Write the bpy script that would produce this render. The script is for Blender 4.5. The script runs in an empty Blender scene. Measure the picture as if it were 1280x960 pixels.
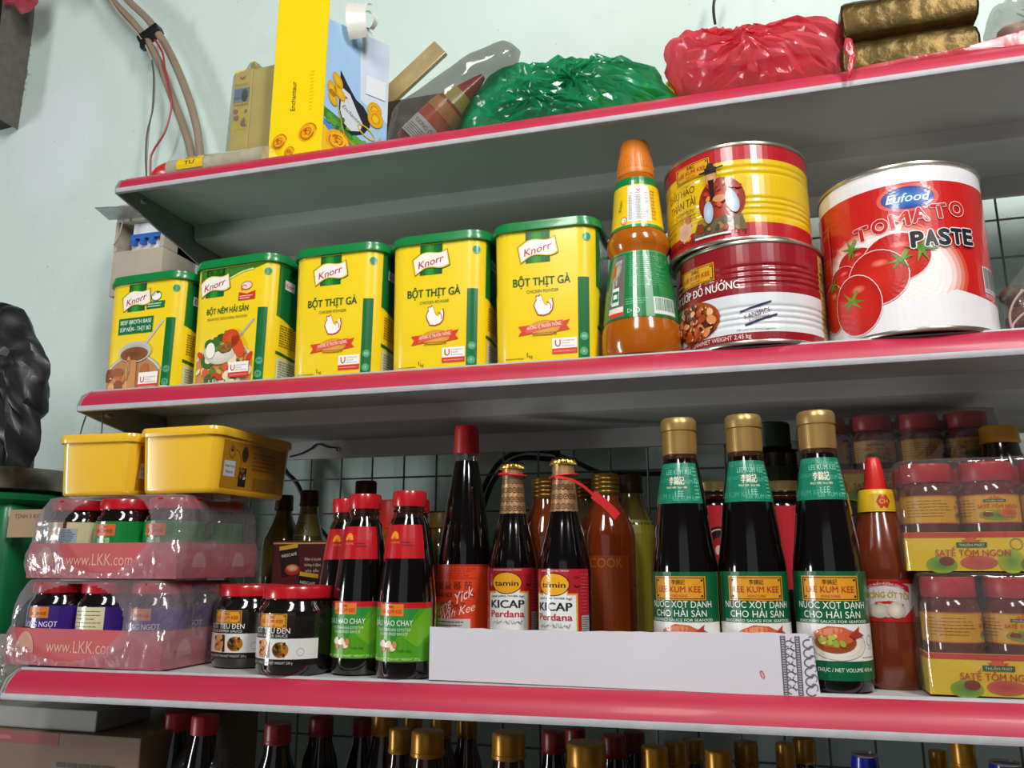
import bpy, bmesh, math, random
from mathutils import Vector, Matrix, noise
from mathutils.geometry import tessellate_polygon
random.seed(7)
PI = math.pi
SC = bpy.context.scene
COL = SC.collection

# ---------------------------------------------------------------- camera
F_PX, PITCH, YAW = 1000.0, math.radians(12.5), math.radians(15.54)
CAM = Vector((0, 0, 1.45))
FWD = Vector((-math.sin(YAW)*math.cos(PITCH), math.cos(YAW)*math.cos(PITCH), math.sin(PITCH)))
RGT = Vector((math.cos(YAW), math.sin(YAW), 0))
UPV = RGT.cross(FWD)
cd = bpy.data.cameras.new('camera'); co = bpy.data.objects.new('camera', cd); COL.objects.link(co)
cd.sensor_fit = 'HORIZONTAL'; cd.sensor_width = 36.0; cd.lens = 36.0*F_PX/1280.0; cd.clip_start = 0.02
co.matrix_world = Matrix(((RGT.x, UPV.x, -FWD.x, CAM.x), (RGT.y, UPV.y, -FWD.y, CAM.y), (RGT.z, UPV.z, -FWD.z, CAM.z), (0, 0, 0, 1)))
SC.camera = co

# ---------------------------------------------------------------- light
SC.view_settings.view_transform = 'Standard'; SC.view_settings.look = 'None'
SC.view_settings.gamma = 1.0; SC.view_settings.use_curve_mapping = False
SC.view_settings.exposure = 0.0
W = bpy.data.worlds.new('shop_interior'); SC.world = W; W.use_nodes = True
bg = W.node_tree.nodes['Background']; bg.inputs[0].default_value = (0.86, 0.95, 1.0, 1); bg.inputs[1].default_value = 0.028

def area(name, loc, target, sx, sy, power, color=(1, 1, 1)):
    l = bpy.data.lights.new(name, 'AREA'); l.shape = 'RECTANGLE'; l.size = sx; l.size_y = sy
    l.energy = power; l.color = color
    o = bpy.data.objects.new(name, l); COL.objects.link(o); o.location = loc
    o.rotation_euler = (Vector(target)-Vector(loc)).to_track_quat('-Z', 'Y').to_euler()
    return o
# daylight from the shop door, left and behind the camera; two ceiling fluorescent fittings
area('door_daylight', (-3.6, -1.15, 1.05), (-0.2, 0.8, 1.05), 0.42, 1.7, 56, (0.95, 0.98, 1.0))
area('ceiling_tube_light', (0.90, -0.45, 2.95), (0.0, 0.8, 1.6), 0.30, 1.0, 34, (1.0, 0.98, 0.95))
area('ceiling_tube_light', (-0.30, -0.85, 2.95), (-0.1, 0.8, 1.6), 0.30, 1.0, 25, (1.0, 0.98, 0.95))
area('shop_front_daylight', (0.1, -3.2, 1.9), (-0.2, 0.8, 1.5), 2.4, 1.6, 3, (0.95, 0.98, 1.0))

# ---------------------------------------------------------------- helpers
def ray(x, y): return FWD + RGT*((x-640)/F_PX) + UPV*((480-y)/F_PX)
def px(x, y, Y):
    r = ray(x, y); return CAM + r*(Y/r.y)
def pxx(x, y, Y): return px(x, y, Y).x
def pxz(x, y, Y): return px(x, y, Y).z
def lin(c): return c/12.92 if c <= .04045 else ((c+.055)/1.055)**2.4
def hexc(h):
    if not isinstance(h, str): return h
    h = h.lstrip('#'); return tuple(lin(int(h[i:i+2], 16)/255) for i in (0, 2, 4))

MATS = {}
def mat(name, col, rough=.45, metal=0., var=.06, vscale=30., bump=0., bscale=200., coat=0., alpha=1., trans=0., spec=.5, sss=0.):
    if name in MATS: return MATS[name]
    m = bpy.data.materials.new(name); m.use_nodes = True
    nt = m.node_tree; b = nt.nodes['Principled BSDF']; c = hexc(col)
    tc = nt.nodes.new('ShaderNodeTexCoord')
    n = nt.nodes.new('ShaderNodeTexNoise'); n.inputs['Scale'].default_value = vscale; n.inputs['Detail'].default_value = 4
    nt.links.new(tc.outputs['Object'], n.inputs['Vector'])
    r = nt.nodes.new('ShaderNodeMapRange'); r.inputs[1].default_value = .25; r.inputs[2].default_value = .75
    r.inputs[3].default_value = 1-var; r.inputs[4].default_value = 1+var
    nt.links.new(n.outputs[0], r.inputs[0])
    mx = nt.nodes.new('ShaderNodeVectorMath'); mx.operation = 'SCALE'; mx.inputs[0].default_value = c
    nt.links.new(r.outputs[0], mx.inputs['Scale']); nt.links.new(mx.outputs[0], b.inputs['Base Color'])
    b.inputs['Roughness'].default_value = rough; b.inputs['Metallic'].default_value = metal
    b.inputs['Specular IOR Level'].default_value = spec
    b.inputs['Coat Weight'].default_value = coat; b.inputs['Coat Roughness'].default_value = .08
    b.inputs['Alpha'].default_value = alpha; b.inputs['Transmission Weight'].default_value = trans
    if bump:
        n2 = nt.nodes.new('ShaderNodeTexNoise'); n2.inputs['Scale'].default_value = bscale; n2.inputs['Detail'].default_value = 3
        nt.links.new(tc.outputs['Object'], n2.inputs['Vector'])
        bp = nt.nodes.new('ShaderNodeBump'); bp.inputs['Strength'].default_value = bump; bp.inputs['Distance'].default_value = .002
        nt.links.new(n2.outputs[0], bp.inputs['Height']); nt.links.new(bp.outputs[0], b.inputs['Normal'])
    MATS[name] = m; return m

def film_mat(name, col, opac, rough=.08, gloss=.12, bump=.25, bscale=60., trl=.5):
    """thin plastic film: transparent + diffuse/translucent tint + gloss"""
    if name in MATS: return MATS[name]
    m = bpy.data.materials.new(name); m.use_nodes = True; nt = m.node_tree; nt.nodes.clear()
    c = hexc(col)+(1,)
    N = nt.nodes.new
    out = N('ShaderNodeOutputMaterial'); tr = N('ShaderNodeBsdfTransparent'); df = N('ShaderNodeBsdfDiffuse'); tl = N('ShaderNodeBsdfTranslucent')
    gl = N('ShaderNodeBsdfGlossy'); m1 = N('ShaderNodeMixShader'); m2 = N('ShaderNodeMixShader'); m3 = N('ShaderNodeMixShader')
    t = tuple(.25+.75*v for v in hexc(col)); tr.inputs[0].default_value = t+(1,)
    df.inputs[0].default_value = c; tl.inputs[0].default_value = c; gl.inputs['Roughness'].default_value = rough
    tc = N('ShaderNodeTexCoord'); nz = N('ShaderNodeTexNoise'); nz.inputs['Scale'].default_value = bscale; nz.inputs['Detail'].default_value = 3
    nz.inputs['Distortion'].default_value = 1.5
    nt.links.new(tc.outputs['Object'], nz.inputs['Vector'])
    bp = N('ShaderNodeBump'); bp.inputs['Strength'].default_value = bump; bp.inputs['Distance'].default_value = .006
    nt.links.new(nz.outputs[0], bp.inputs['Height'])
    for s in (df, gl): nt.links.new(bp.outputs[0], s.inputs['Normal'])
    m1.inputs[0].default_value = trl; nt.links.new(df.outputs[0], m1.inputs[1]); nt.links.new(tl.outputs[0], m1.inputs[2])
    rg = N('ShaderNodeMapRange'); rg.inputs[1].default_value = .3; rg.inputs[2].default_value = .7
    rg.inputs[3].default_value = opac*.75; rg.inputs[4].default_value = min(1, opac*1.25)
    nt.links.new(nz.outputs[0], rg.inputs[0]); nt.links.new(rg.outputs[0], m2.inputs[0])
    nt.links.new(tr.outputs[0], m2.inputs[1]); nt.links.new(m1.outputs[0], m2.inputs[2])
    m3.inputs[0].default_value = gloss
    nt.links.new(m2.outputs[0], m3.inputs[1]); nt.links.new(gl.outputs[0], m3.inputs[2]); nt.links.new(m3.outputs[0], out.inputs[0])
    MATS[name] = m; return m

def print_mat(name, rough=.4, coat=0., metal=0.):
    """printed surface: colours come from the print geometry's colour attribute"""
    if name in MATS: return MATS[name]
    m = bpy.data.materials.new(name); m.use_nodes = True; nt = m.node_tree; b = nt.nodes['Principled BSDF']
    a = nt.nodes.new('ShaderNodeVertexColor'); a.layer_name = 'Ink'
    n = nt.nodes.new('ShaderNodeTexNoise'); n.inputs['Scale'].default_value = 120
    tc = nt.nodes.new('ShaderNodeTexCoord'); nt.links.new(tc.outputs['Object'], n.inputs['Vector'])
    r = nt.nodes.new('ShaderNodeMapRange'); r.inputs[3].default_value = .96; r.inputs[4].default_value = 1.03
    nt.links.new(n.outputs[0], r.inputs[0])
    mx = nt.nodes.new('ShaderNodeVectorMath'); mx.operation = 'SCALE'
    nt.links.new(a.outputs[0], mx.inputs[0]); nt.links.new(r.outputs[0], mx.inputs['Scale']); nt.links.new(mx.outputs[0], b.inputs['Base Color'])
    b.inputs['Roughness'].default_value = rough; b.inputs['Coat Weight'].default_value = coat; b.inputs['Metallic'].default_value = metal
    b.inputs['Coat Roughness'].default_value = .07
    MATS[name] = m; return m

def link(name, me, m, parent=None, smooth=False, loc=None):
    o = bpy.data.objects.new(name, me); COL.objects.link(o)
    if m is not None and not me.materials: me.materials.append(m)
    if parent is not None: o.parent = parent
    if loc is not None: o.location = loc
    if smooth:
        me.shade_smooth()
        if smooth != 'all': me.set_sharp_from_angle(angle=math.radians(38))
    return o
def mesh(vs, fs, name='m'):
    me = bpy.data.meshes.new(name); me.from_pydata([tuple(v) for v in vs], [], fs); me.update(); return me
def obj(name, vf, m, parent=None, smooth=False, loc=None):
    me = mesh(vf[0], vf[1], name)
    return link(name, me, m, parent, smooth, loc)
def thing(name, label, cat, loc=(0, 0, 0), rz=0, group=None):
    o = bpy.data.objects.new(name, None); COL.objects.link(o); o.empty_display_size = .02
    o.location = loc; o.rotation_euler = (0, 0, rz); return tag(o, label, cat, group)
def tag(o, label=None, cat=None, group=None, kind=None):
    if label: o['label'] = label
    if cat: o['category'] = cat
    if group: o['group'] = group
    if kind: o['kind'] = kind
    return o
def kids(o): return [c for c in bpy.data.objects if c.parent == o]
def dup(o, parent=None, loc=None, rz=None, label=None, group=None):
    c = o.copy(); COL.objects.link(c); c.parent = parent
    if loc is not None: c.location = loc
    if rz is not None: c.rotation_euler = (0, 0, rz)
    if label: c['label'] = label
    if group: c['group'] = group
    for k in kids(o): dup(k, c)
    return c

def join(*vfs):
    V, Fc = [], []
    for v, f in vfs:
        n = len(V); V += [tuple(p) for p in v]; Fc += [tuple(i+n for i in q) for q in f]
    return V, Fc
def xf(vf, M): return [tuple(M @ Vector(v)) for v in vf[0]], vf[1]
def moved(vf, x=0, y=0, z=0): return [(v[0]+x, v[1]+y, v[2]+z) for v in vf[0]], vf[1]
def box(x0, x1, y0, y1, z0, z1, b=0.):
    if b <= 0:
        v = [(x, y, z) for z in (z0, z1) for y in (y0, y1) for x in (x0, x1)]
        return v, [(0, 2, 3, 1), (4, 5, 7, 6), (0, 1, 5, 4), (2, 6, 7, 3), (0, 4, 6, 2), (1, 3, 7, 5)]
    bm = bmesh.new(); bmesh.ops.create_cube(bm, size=1)
    for v in bm.verts: v.co = ((x0+x1)/2+v.co.x*(x1-x0), (y0+y1)/2+v.co.y*(y1-y0), (z0+z1)/2+v.co.z*(z1-z0))
    bmesh.ops.bevel(bm, geom=bm.edges[:], offset=b, segments=2, affect='EDGES', profile=.6)
    bm.verts.index_update(); r = [tuple(v.co) for v in bm.verts], [tuple(v.index for v in f.verts) for f in bm.faces]
    bm.free(); return r
def lathe(prof, n=40, caps=True):
    V, Fc = [], []; m = len(prof)
    for r, z in prof:
        for k in range(n):
            a = 2*PI*k/n; V.append((r*math.sin(a), -r*math.cos(a), z))
    for i in range(m-1):
        for k in range(n):
            k2 = (k+1) % n; Fc.append((i*n+k, i*n+k2, (i+1)*n+k2, (i+1)*n+k))
    if caps:
        if prof[0][0] > 1e-6: Fc.append(tuple(range(n-1, -1, -1)))
        if prof[-1][0] > 1e-6: Fc.append(tuple((m-1)*n+k for k in range(n)))
    return V, Fc
def rrect(w, d, r, seg=5):
    """closed rounded-rectangle outline, counter-clockwise"""
    P = []
    for cx, cy, a0 in ((w/2-r, d/2-r, 0), (-w/2+r, d/2-r, PI/2), (-w/2+r, -d/2+r, PI), (w/2-r, -d/2+r, 1.5*PI)):
        for i in range(seg+1):
            a = a0+PI/2*i/seg; P.append((cx+r*math.cos(a), cy+r*math.sin(a)))
    return P
def loft(secs, cap0=True, cap1=True):
    """secs: list of equal-length closed 3-D outlines"""
    n = len(secs[0]); V = [tuple(p) for s in secs for p in s]; Fc = []
    for i in range(len(secs)-1):
        for k in range(n):
            k2 = (k+1) % n; Fc.append((i*n+k, i*n+k2, (i+1)*n+k2, (i+1)*n+k))
    if cap0: Fc.append(tuple(range(n-1, -1, -1)))
    if cap1: Fc.append(tuple((len(secs)-1)*n+k for k in range(n)))
    return V, Fc
def rprism(w, d, r, levels, seg=5):
    """levels: (z, scale) or (z, sx, sy)"""
    return loft([[(x*(L[1]), y*(L[2] if len(L) > 2 else L[1]), L[0]) for x, y in rrect(w, d, r, seg)] for L in levels])
def smoothpath(pts, sub=8):
    P = [Vector(p) for p in pts]; out = []
    for i in range(len(P)-1):
        p0, p1, p2, p3 = P[max(i-1, 0)], P[i], P[i+1], P[min(i+2, len(P)-1)]
        for k in range(sub):
            t = k/sub
            out.append(.5*((2*p1)+(p2-p0)*t+(2*p0-5*p1+4*p2-p3)*t*t+(3*p1-p0-3*p2+p3)*t**3))
    out.append(P[-1]); return out
def tube(pts, r, n=8, sub=8):
    P = smoothpath(pts, sub) if sub else [Vector(p) for p in pts]
    V, Fc = [], []; up = Vector((0, 0, 1)); prev = None
    for i, p in enumerate(P):
        t = (P[min(i+1, len(P)-1)]-P[max(i-1, 0)]).normalized()
        if prev is None:
            a = t.cross(up if abs(t.z) < .9 else Vector((1, 0, 0))).normalized()
        else:
            a = (prev-t*prev.dot(t)).normalized()
        prev = a; b = t.cross(a); rr = r[i] if isinstance(r, list) else r
        for k in range(n):
            g = 2*PI*k/n; V.append(tuple(p+a*(rr*math.cos(g))+b*(rr*math.sin(g))))
    for i in range(len(P)-1):
        for k in range(n):
            k2 = (k+1) % n; Fc.append((i*n+k, i*n+k2, (i+1)*n+k2, (i+1)*n+k))
    Fc.append(tuple(range(n-1, -1, -1))); Fc.append(tuple((len(P)-1)*n+k for k in range(n)))
    return V, Fc

# ---------------------------------------------------------------- print (flat ink geometry laid on a surface)
_tx = {}
_COMP = {'Ơ': ('O', 'h'), 'Ớ': ('O', 'ha'), 'Ờ': ('O', 'hg'), 'Ở': ('O', 'ha'), 'Ợ': ('O', 'hd'), 'Đ': ('D', 'b')}
def text_tris(s, bold=0., shear=0., space=1.):
    """filled letter shapes; letters whose accents the font fills badly are put together from base letter and strokes"""
    key = (s, shear, space)
    if key in _tx: return _tx[key]
    if any(ch in _COMP for ch in s):
        base = ''.join(_COMP.get(ch, (ch,))[0] for ch in s); V, Fc, tw = text_tris(base, 0., shear, space); V, Fc = list(V), list(Fc)
        for i, ch in enumerate(s):
            if ch not in _COMP: continue
            bc, marks = _COMP[ch]; xr = text_tris(base[:i+1], 0., 0., space)[2]; wl = text_tris(bc, 0., 0., space)[2]; xc = xr-wl/2; Q = []
            if 'h' in marks: Q.append([(xr-.13, .65), (xr+.01, .69), (xr+.05, .84), (xr-.03, .84), (xr-.05, .75), (xr-.15, .72)])
            if 'a' in marks: Q.append([(xc-.06, .80), (xc+.03, .80), (xc+.13, .95), (xc+.02, .95)])
            if 'g' in marks: Q.append([(xc-.03, .80), (xc+.06, .80), (xc-.02, .95), (xc-.13, .95)])
            if 'd' in marks: Q.append([(xc-.05, -.18), (xc+.05, -.18), (xc+.05, -.08), (xc-.05, -.08)])
            if 'b' in marks: Q.append([(xr-wl-.08, .33), (xr-wl+.28, .33), (xr-wl+.28, .42), (xr-wl-.08, .42)])
            for q in Q:
                n = len(V); V += [(x+shear*y, y) for x, y in q]; Fc.append(tuple(range(n, n+len(q))))
        _tx[key] = (V, Fc, tw); return _tx[key]
    c = bpy.data.curves.new('t', 'FONT'); c.body = s; c.size = 1; c.resolution_u = 3; c.shear = shear
    c.dimensions = '2D'; c.fill_mode = 'FRONT'; c.space_character = space
    o = bpy.data.objects.new('t', c); COL.objects.link(o)
    dg = bpy.context.evaluated_depsgraph_get(); dg.update()
    me = o.evaluated_get(dg).to_mesh()
    V = [(v.co.x, v.co.y) for v in me.vertices]; Fc = [tuple(p.vertices) for p in me.polygons]
    o.evaluated_get(dg).to_mesh_clear()
    bpy.data.objects.remove(o); bpy.data.curves.remove(c)
    if V:
        x0 = min(v[0] for v in V); x1 = max(v[0] for v in V)
        V = [(v[0]-x0, v[1]) for v in V]
    else: x0 = x1 = 0
    _tx[key] = (V, Fc, x1-x0); return _tx[key]
class Ink:
    """collects coloured shapes in label space (u right, v up, metres); layers lie just above one another"""
    def __init__(s, lift=.0003, step=.00016, strip=None): s.F = []; s.L = 0; s.lift = lift; s.step = step; s.strip = strip
    def up(s): s.L += 1; return s
    def face(s, pts, cols, L=None):
        if not isinstance(cols, list): cols = [hexc(cols)]*len(pts)
        s.F.append((pts, [hexc(c) for c in cols], s.L if L is None else L))
    def rect(s, u0, v0, u1, v1, col, rows=1):
        w = s.strip or 1e9; n = max(1, math.ceil((u1-u0)/w-1e-6)); rows = max(rows, math.ceil((v1-v0)/.008)) if s.strip else rows
        for i in range(n):
            a = u0+(u1-u0)*i/n; b = u0+(u1-u0)*(i+1)/n
            for j in range(rows):
                c = v0+(v1-v0)*j/rows; d = v0+(v1-v0)*(j+1)/rows
                s.face([(a, c), (b, c), (b, d), (a, d)], col)
        return s
    def poly(s, pts, col):
        T = tessellate_polygon([[Vector((p[0], p[1], 0)) for p in pts]])
        for t in T: s._tri([pts[i] for i in t], col)
        return s
    def _tri(s, tri, col):
        w = s.strip
        u0 = min(p[0] for p in tri); u1 = max(p[0] for p in tri)
        a = (tri[1][0]-tri[0][0])*(tri[2][1]-tri[0][1])-(tri[2][0]-tri[0][0])*(tri[1][1]-tri[0][1])
        if abs(a) < 1e-12: return
        if a < 0: tri = [tri[0], tri[2], tri[1]]
        if not w or u1-u0 <= w*1.2: s.face(list(tri), col); return
        i0 = math.floor(u0/w); i1 = math.ceil(u1/w)
        for i in range(i0, i1):
            p = clip(clip(tri, i*w, 1), (i+1)*w, -1)
            if len(p) >= 3: s.face(p, col)
    def ell(s, cu, cv, ru, rv, col, edge=None, rot=0., n=28, rings=3, start=0., end=2*PI):
        rings = max(rings, math.ceil(max(ru, rv)/.006)) if s.strip else rings; e = edge or col; ca, sa = math.cos(rot), math.sin(rot); c0, c1 = hexc(col), hexc(e)
        def pt(f, k):
            a = start+(end-start)*k/n; x = ru*f*math.cos(a); y = rv*f*math.sin(a); return (cu+x*ca-y*sa, cv+x*sa+y*ca)
        def cc(f): return tuple(c0[i]+(c1[i]-c0[i])*f for i in range(3))
        for j in range(rings):
            f0, f1 = j/rings, (j+1)/rings
            for k in range(n):
                if j == 0: s.face([(cu, cv), pt(f1, k), pt(f1, k+1)], [cc(0), cc(f1), cc(f1)])
                else: s.face([pt(f0, k), pt(f1, k), pt(f1, k+1), pt(f0, k+1)], [cc(f0), cc(f1), cc(f1), cc(f0)])
        return s
    def ring(s, cu, cv, ru, rv, t, col, n=28, start=0., end=2*PI, rot=0.):
        ca, sa = math.cos(rot), math.sin(rot)
        def pt(f, k):
            a = start+(end-start)*k/n; x = (ru+f)*math.cos(a); y = (rv+f)*math.sin(a); return (cu+x*ca-y*sa, cv+x*sa+y*ca)
        for k in range(n): s.face([pt(-t/2, k), pt(t/2, k), pt(t/2, k+1), pt(-t/2, k+1)], col)
        return s
    def line(s, pts, w, col):
        for a, b in zip(pts[:-1], pts[1:]):
            d = Vector((b[0]-a[0], b[1]-a[1])); 
            if d.length < 1e-7: continue
            d.normalize(); nx, ny = -d.y*w/2, d.x*w/2
            s.face([(a[0]-nx, a[1]-ny), (b[0]-nx, b[1]-ny), (b[0]+nx, b[1]+ny), (a[0]+nx, a[1]+ny)], col)
        return s
    def text(s, t, u, v, h, col, w=None, al='c', bold=0., shear=0., rot=0., space=1., arc=0., grow=0.):
        """h = cap height; w = fit width"""
        if bold > .003:
            d = bold*h*1.1; L_ = s.L
            for k, (dx, dy) in enumerate(((-1, 0), (1, 0)) if bold < .045 else ((-1, 0), (1, 0), (0, 1), (0, -1), (.7, .7), (-.7, .7), (.7, -.7), (-.7, -.7))):
                s.L = L_+.03*(k+1); s.text(t, u+dx*d, v+dy*d, h, col, w, al, 0., shear, rot, space, arc, grow)
            s.L = L_
        V, Fc, tw = text_tris(t, 0., shear, space)
        if not V: return s
        k = h/.73; kx = (w/tw if w else k); W_ = tw*kx
        ox = {'c': -W_/2, 'l': 0, 'r': -W_}[al]; ca, sa = math.cos(rot), math.sin(rot)
        P = []
        for x, y in V:
            x = x*kx+ox; y = y*k*(1+grow*x/max(W_, 1e-6)); y += arc*(1-(2*x/W_)**2) if arc else 0
            P.append((u+x*ca-y*sa, v+x*sa+y*ca))
        for f in Fc: s.face([P[i] for i in f], col)
        return s
    def lines(s, u0, v0, u1, v1, n, col, t=None, seed=1):
        """rows of fine print too small to read"""
        R = random.Random(seed); dv = (v1-v0)/n; t = t or dv*.45
        for i in range(n):
            v = v1-dv*(i+.5); u = u0
            e = u1-(u1-u0)*R.random()*.3
            while u < e:
                w = (u1-u0)*R.uniform(.05, .16); s.rect(u, v-t/2, min(u+w, e), v+t/2, col); u += w+(u1-u0)*.018
        return s
    def bars(s, u0, v0, u1, v1, col, seed=3, n=26):
        R = random.Random(seed); u = u0; st = (u1-u0)/n
        while u < u1:
            w = st*R.choice((.4, .6, 1.)); s.rect(u, v0, min(u+w, u1), v1, col); u += w+st*R.choice((.4, .6, .9))
        return s
    def blobs(s, u0, v0, u1, v1, n, cols, r0, r1, seed=1, n_seg=10, inside=None):
        R = random.Random(seed)
        for i in range(n):
            for _ in range(20):
                u, v = R.uniform(u0, u1), R.uniform(v0, v1)
                if inside is None or inside(u, v): break
            s.L += .25; c = R.choice(cols); r = R.uniform(r0, r1)
            s.ell(u, v, r, r*R.uniform(.5, .9), c, rot=R.uniform(0, PI), n=n_seg, rings=1)
        return s
    def build(s, name, fmap, m, parent=None):
        V, Fc, Cc = [], [], []
        for pts, cols, L in s.F:
            i0 = len(V); off = s.lift+L*s.step
            for p in pts: V.append(fmap(p[0], p[1], off))
            Fc.append(tuple(range(i0, i0+len(pts)))); Cc += cols
        me = mesh(V, Fc, name)
        a = me.color_attributes.new('Ink', 'FLOAT_COLOR', 'CORNER')
        a.data.foreach_set('color', [x for c in Cc for x in (c[0], c[1], c[2], 1.)])
        return link(name, me, m, parent)
def clip(poly, u, sgn):
    out = []
    for i in range(len(poly)):
        a, b = poly[i], poly[(i+1) % len(poly)]
        ia, ib = (a[0]-u)*sgn >= 0, (b[0]-u)*sgn >= 0
        if ia: out.append(a)
        if ia != ib:
            t = (u-a[0])/(b[0]-a[0]); out.append((u, a[1]+(b[1]-a[1])*t))
    return out
def rad_at(prof, z):
    for (r0, z0), (r1, z1) in zip(prof[:-1], prof[1:]):
        if z1 > z0 and z0 <= z <= z1: return r0+(r1-r0)*(z-z0)/(z1-z0)
    return prof[-1][0]
def cylmap(R, z0=0., a0=0., prof=None, Rref=None):
    """wrap u round a vertical axis; a0 turns the label centre (0 faces -Y, + turns towards +X)"""
    Rr = Rref or R
    def f(u, v, off):
        a = a0+u/Rr; r = (rad_at(prof, z0+v) if prof else R)+off
        return (r*math.sin(a), -r*math.cos(a), z0+v)
    return f
def flatmap(o, ud, vd):
    o, ud, vd = Vector(o), Vector(ud).normalized(), Vector(vd).normalized(); n = ud.cross(vd)
    def f(u, v, off): return tuple(o+ud*u+vd*v+n*off)
    return f
def rrmap(w, d, r, z0, sc=None):
    """wrap u round a rounded-rectangle body, u = 0 at the centre of the front (-Y) face"""
    wf, df, ar = w/2-r, d-2*r, PI/2*r
    def f(u, v, off):
        s = sc(v) if sc else 1.; sg = 1 if u >= 0 else -1; t = abs(u)
        if t <= wf: x, y, nx, ny = t, -d/2, 0, -1
        elif t <= wf+ar:
            a = (t-wf)/r; nx, ny = math.sin(a), -math.cos(a); x, y = wf+r*nx, -d/2+r+r*ny
        else: x, y, nx, ny = w/2, -d/2+r+(t-wf-ar), 1, 0
        return (sg*(x*s+nx*off), y*s+ny*off, z0+v)
    return f
PAPER = print_mat('printed_paper', .36, .35)
GLOSSY = print_mat('printed_gloss', .28, .5)
MATTE = print_mat('printed_matte', .6)

def crumple(p, s, seed=0, octv=4):
    q = Vector(p)*s+Vector((seed*7.3, seed*3.1, seed*1.7)); h = 0; a = 1.
    for _ in range(octv):
        h += a*(1-2*abs(noise.noise(q))); q = q*1.9+Vector((3.1, 1.7, 9.2)); a *= .5
    return h/1.9
def pillow(outline, T, amp=.006, scale=28., seed=0, N=110, M=22, back=1., edge=.0, flare=.5, center=None, octv=4):
    """closed bag: outline in local (x, z), bulging T towards -y and back*T towards +y, crumpled"""
    pts = [Vector((p[0], 0, p[1])) for p in outline]
    c = Vector((center[0], 0, center[1])) if center else sum(pts, Vector())/len(pts)
    per = [0.]
    for i in range(len(pts)): per.append(per[-1]+(pts[(i+1) % len(pts)]-pts[i]).length)
    O = []
    for k in range(N):
        t = per[-1]*k/N; i = max(j for j in range(len(pts)) if per[j] <= t+1e-12)
        f = (t-per[i])/max(per[i+1]-per[i], 1e-9); O.append(pts[i].lerp(pts[(i+1) % len(pts)], f))
    for _ in range(1): O = [(O[k-1]+O[k]*2+O[(k+1) % N])/4 for k in range(N)]
    V, Fc = [], []
    def surf(sgn):
        i0 = len(V); TT = T if sgn < 0 else T*back
        V.append(tuple(c+Vector((0, sgn*(TT+amp*crumple(c, scale, seed+sgn, octv)), 0))))
        for j in range(1, M+1):
            s = j/M
            for k in range(N):
                p = c.lerp(O[k], s); hgt = TT*max(0, 1-s**2.2)**flare
                fade = min(1, (1-s)*5+edge)
                p = p+Vector((0, sgn*(hgt+amp*fade*crumple((p.x, p.z*1.1, sgn*.3), scale, seed+sgn, octv)), 0))
                V.append(tuple(p))
        for k in range(N):
            k2 = (k+1) % N; q = (i0, i0+1+k, i0+1+k2); Fc.append(q if sgn < 0 else q[::-1])
        for j in range(1, M):
            for k in range(N):
                k2 = (k+1) % N; a = i0+1+(j-1)*N; b = i0+1+j*N
                q = (a+k, b+k, b+k2, a+k2); Fc.append(q if sgn < 0 else q[::-1])
        return i0+1+(M-1)*N
    e0 = surf(-1); e1 = surf(1)
    for k in range(N):
        k2 = (k+1) % N; Fc.append((e0+k, e1+k, e1+k2, e0+k2))
    # outline listed clockwise or not: make normals consistent
    bm = bmesh.new(); vs = [bm.verts.new(v) for v in V]
    for f in Fc:
        try: bm.faces.new([vs[i] for i in f])
        except ValueError: pass
    bmesh.ops.remove_doubles(bm, verts=bm.verts[:], dist=1e-6)
    bmesh.ops.recalc_face_normals(bm, faces=bm.faces[:])
    bm.verts.index_update(); r = [tuple(v.co) for v in bm.verts], [tuple(v.index for v in f.verts) for f in bm.faces]
    bm.free(); return r

def crisp_bag(outline, T, amp, seed, N=46, M=9, back=1., jit=.35, flare=.5, sub=1):
    """bag of thin film: a coarse jittered pillow whose flat facets meet in sharp creases"""
    R_ = random.Random(seed); v, f = pillow(outline, T, 0., 20, seed, N, M, back, 0., flare)
    bm = bmesh.new(); vs = [bm.verts.new(p) for p in v]
    for q in f:
        try: bm.faces.new([vs[i] for i in q])
        except ValueError: pass
    d = sum((e.calc_length() for e in bm.edges))/max(1, len(bm.edges))
    for w in bm.verts:
        k = min(1., abs(w.co.y)/max(T*.25, 1e-6)); g = 1.4*noise.noise(Vector(w.co)*16+Vector((seed, 0, 0)))
        w.co.x += R_.uniform(-jit, jit)*d; w.co.z += R_.uniform(-jit, jit)*d
        w.co.y += (-1 if w.co.y < 0 else 1)*amp*k*(g+R_.uniform(-.55, .55))
    bmesh.ops.triangulate(bm, faces=bm.faces[:], quad_method='FIXED')
    for _ in range(sub):
        bmesh.ops.subdivide_edges(bm, edges=bm.edges[:], cuts=1, smooth=.35, use_grid_fill=True)
    for w in bm.verts: w.co += Vector((R_.uniform(-1, 1), R_.uniform(-1, 1), R_.uniform(-1, 1)))*.0004
    zl = 0
    for w in bm.verts: w.co.z = max(w.co.z, 0.)
    bmesh.ops.recalc_face_normals(bm, faces=bm.faces[:]); bm.verts.index_update()
    r = [tuple(w.co) for w in bm.verts], [tuple(w.index for w in q.verts) for q in bm.faces]; bm.free(); return r
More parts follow.
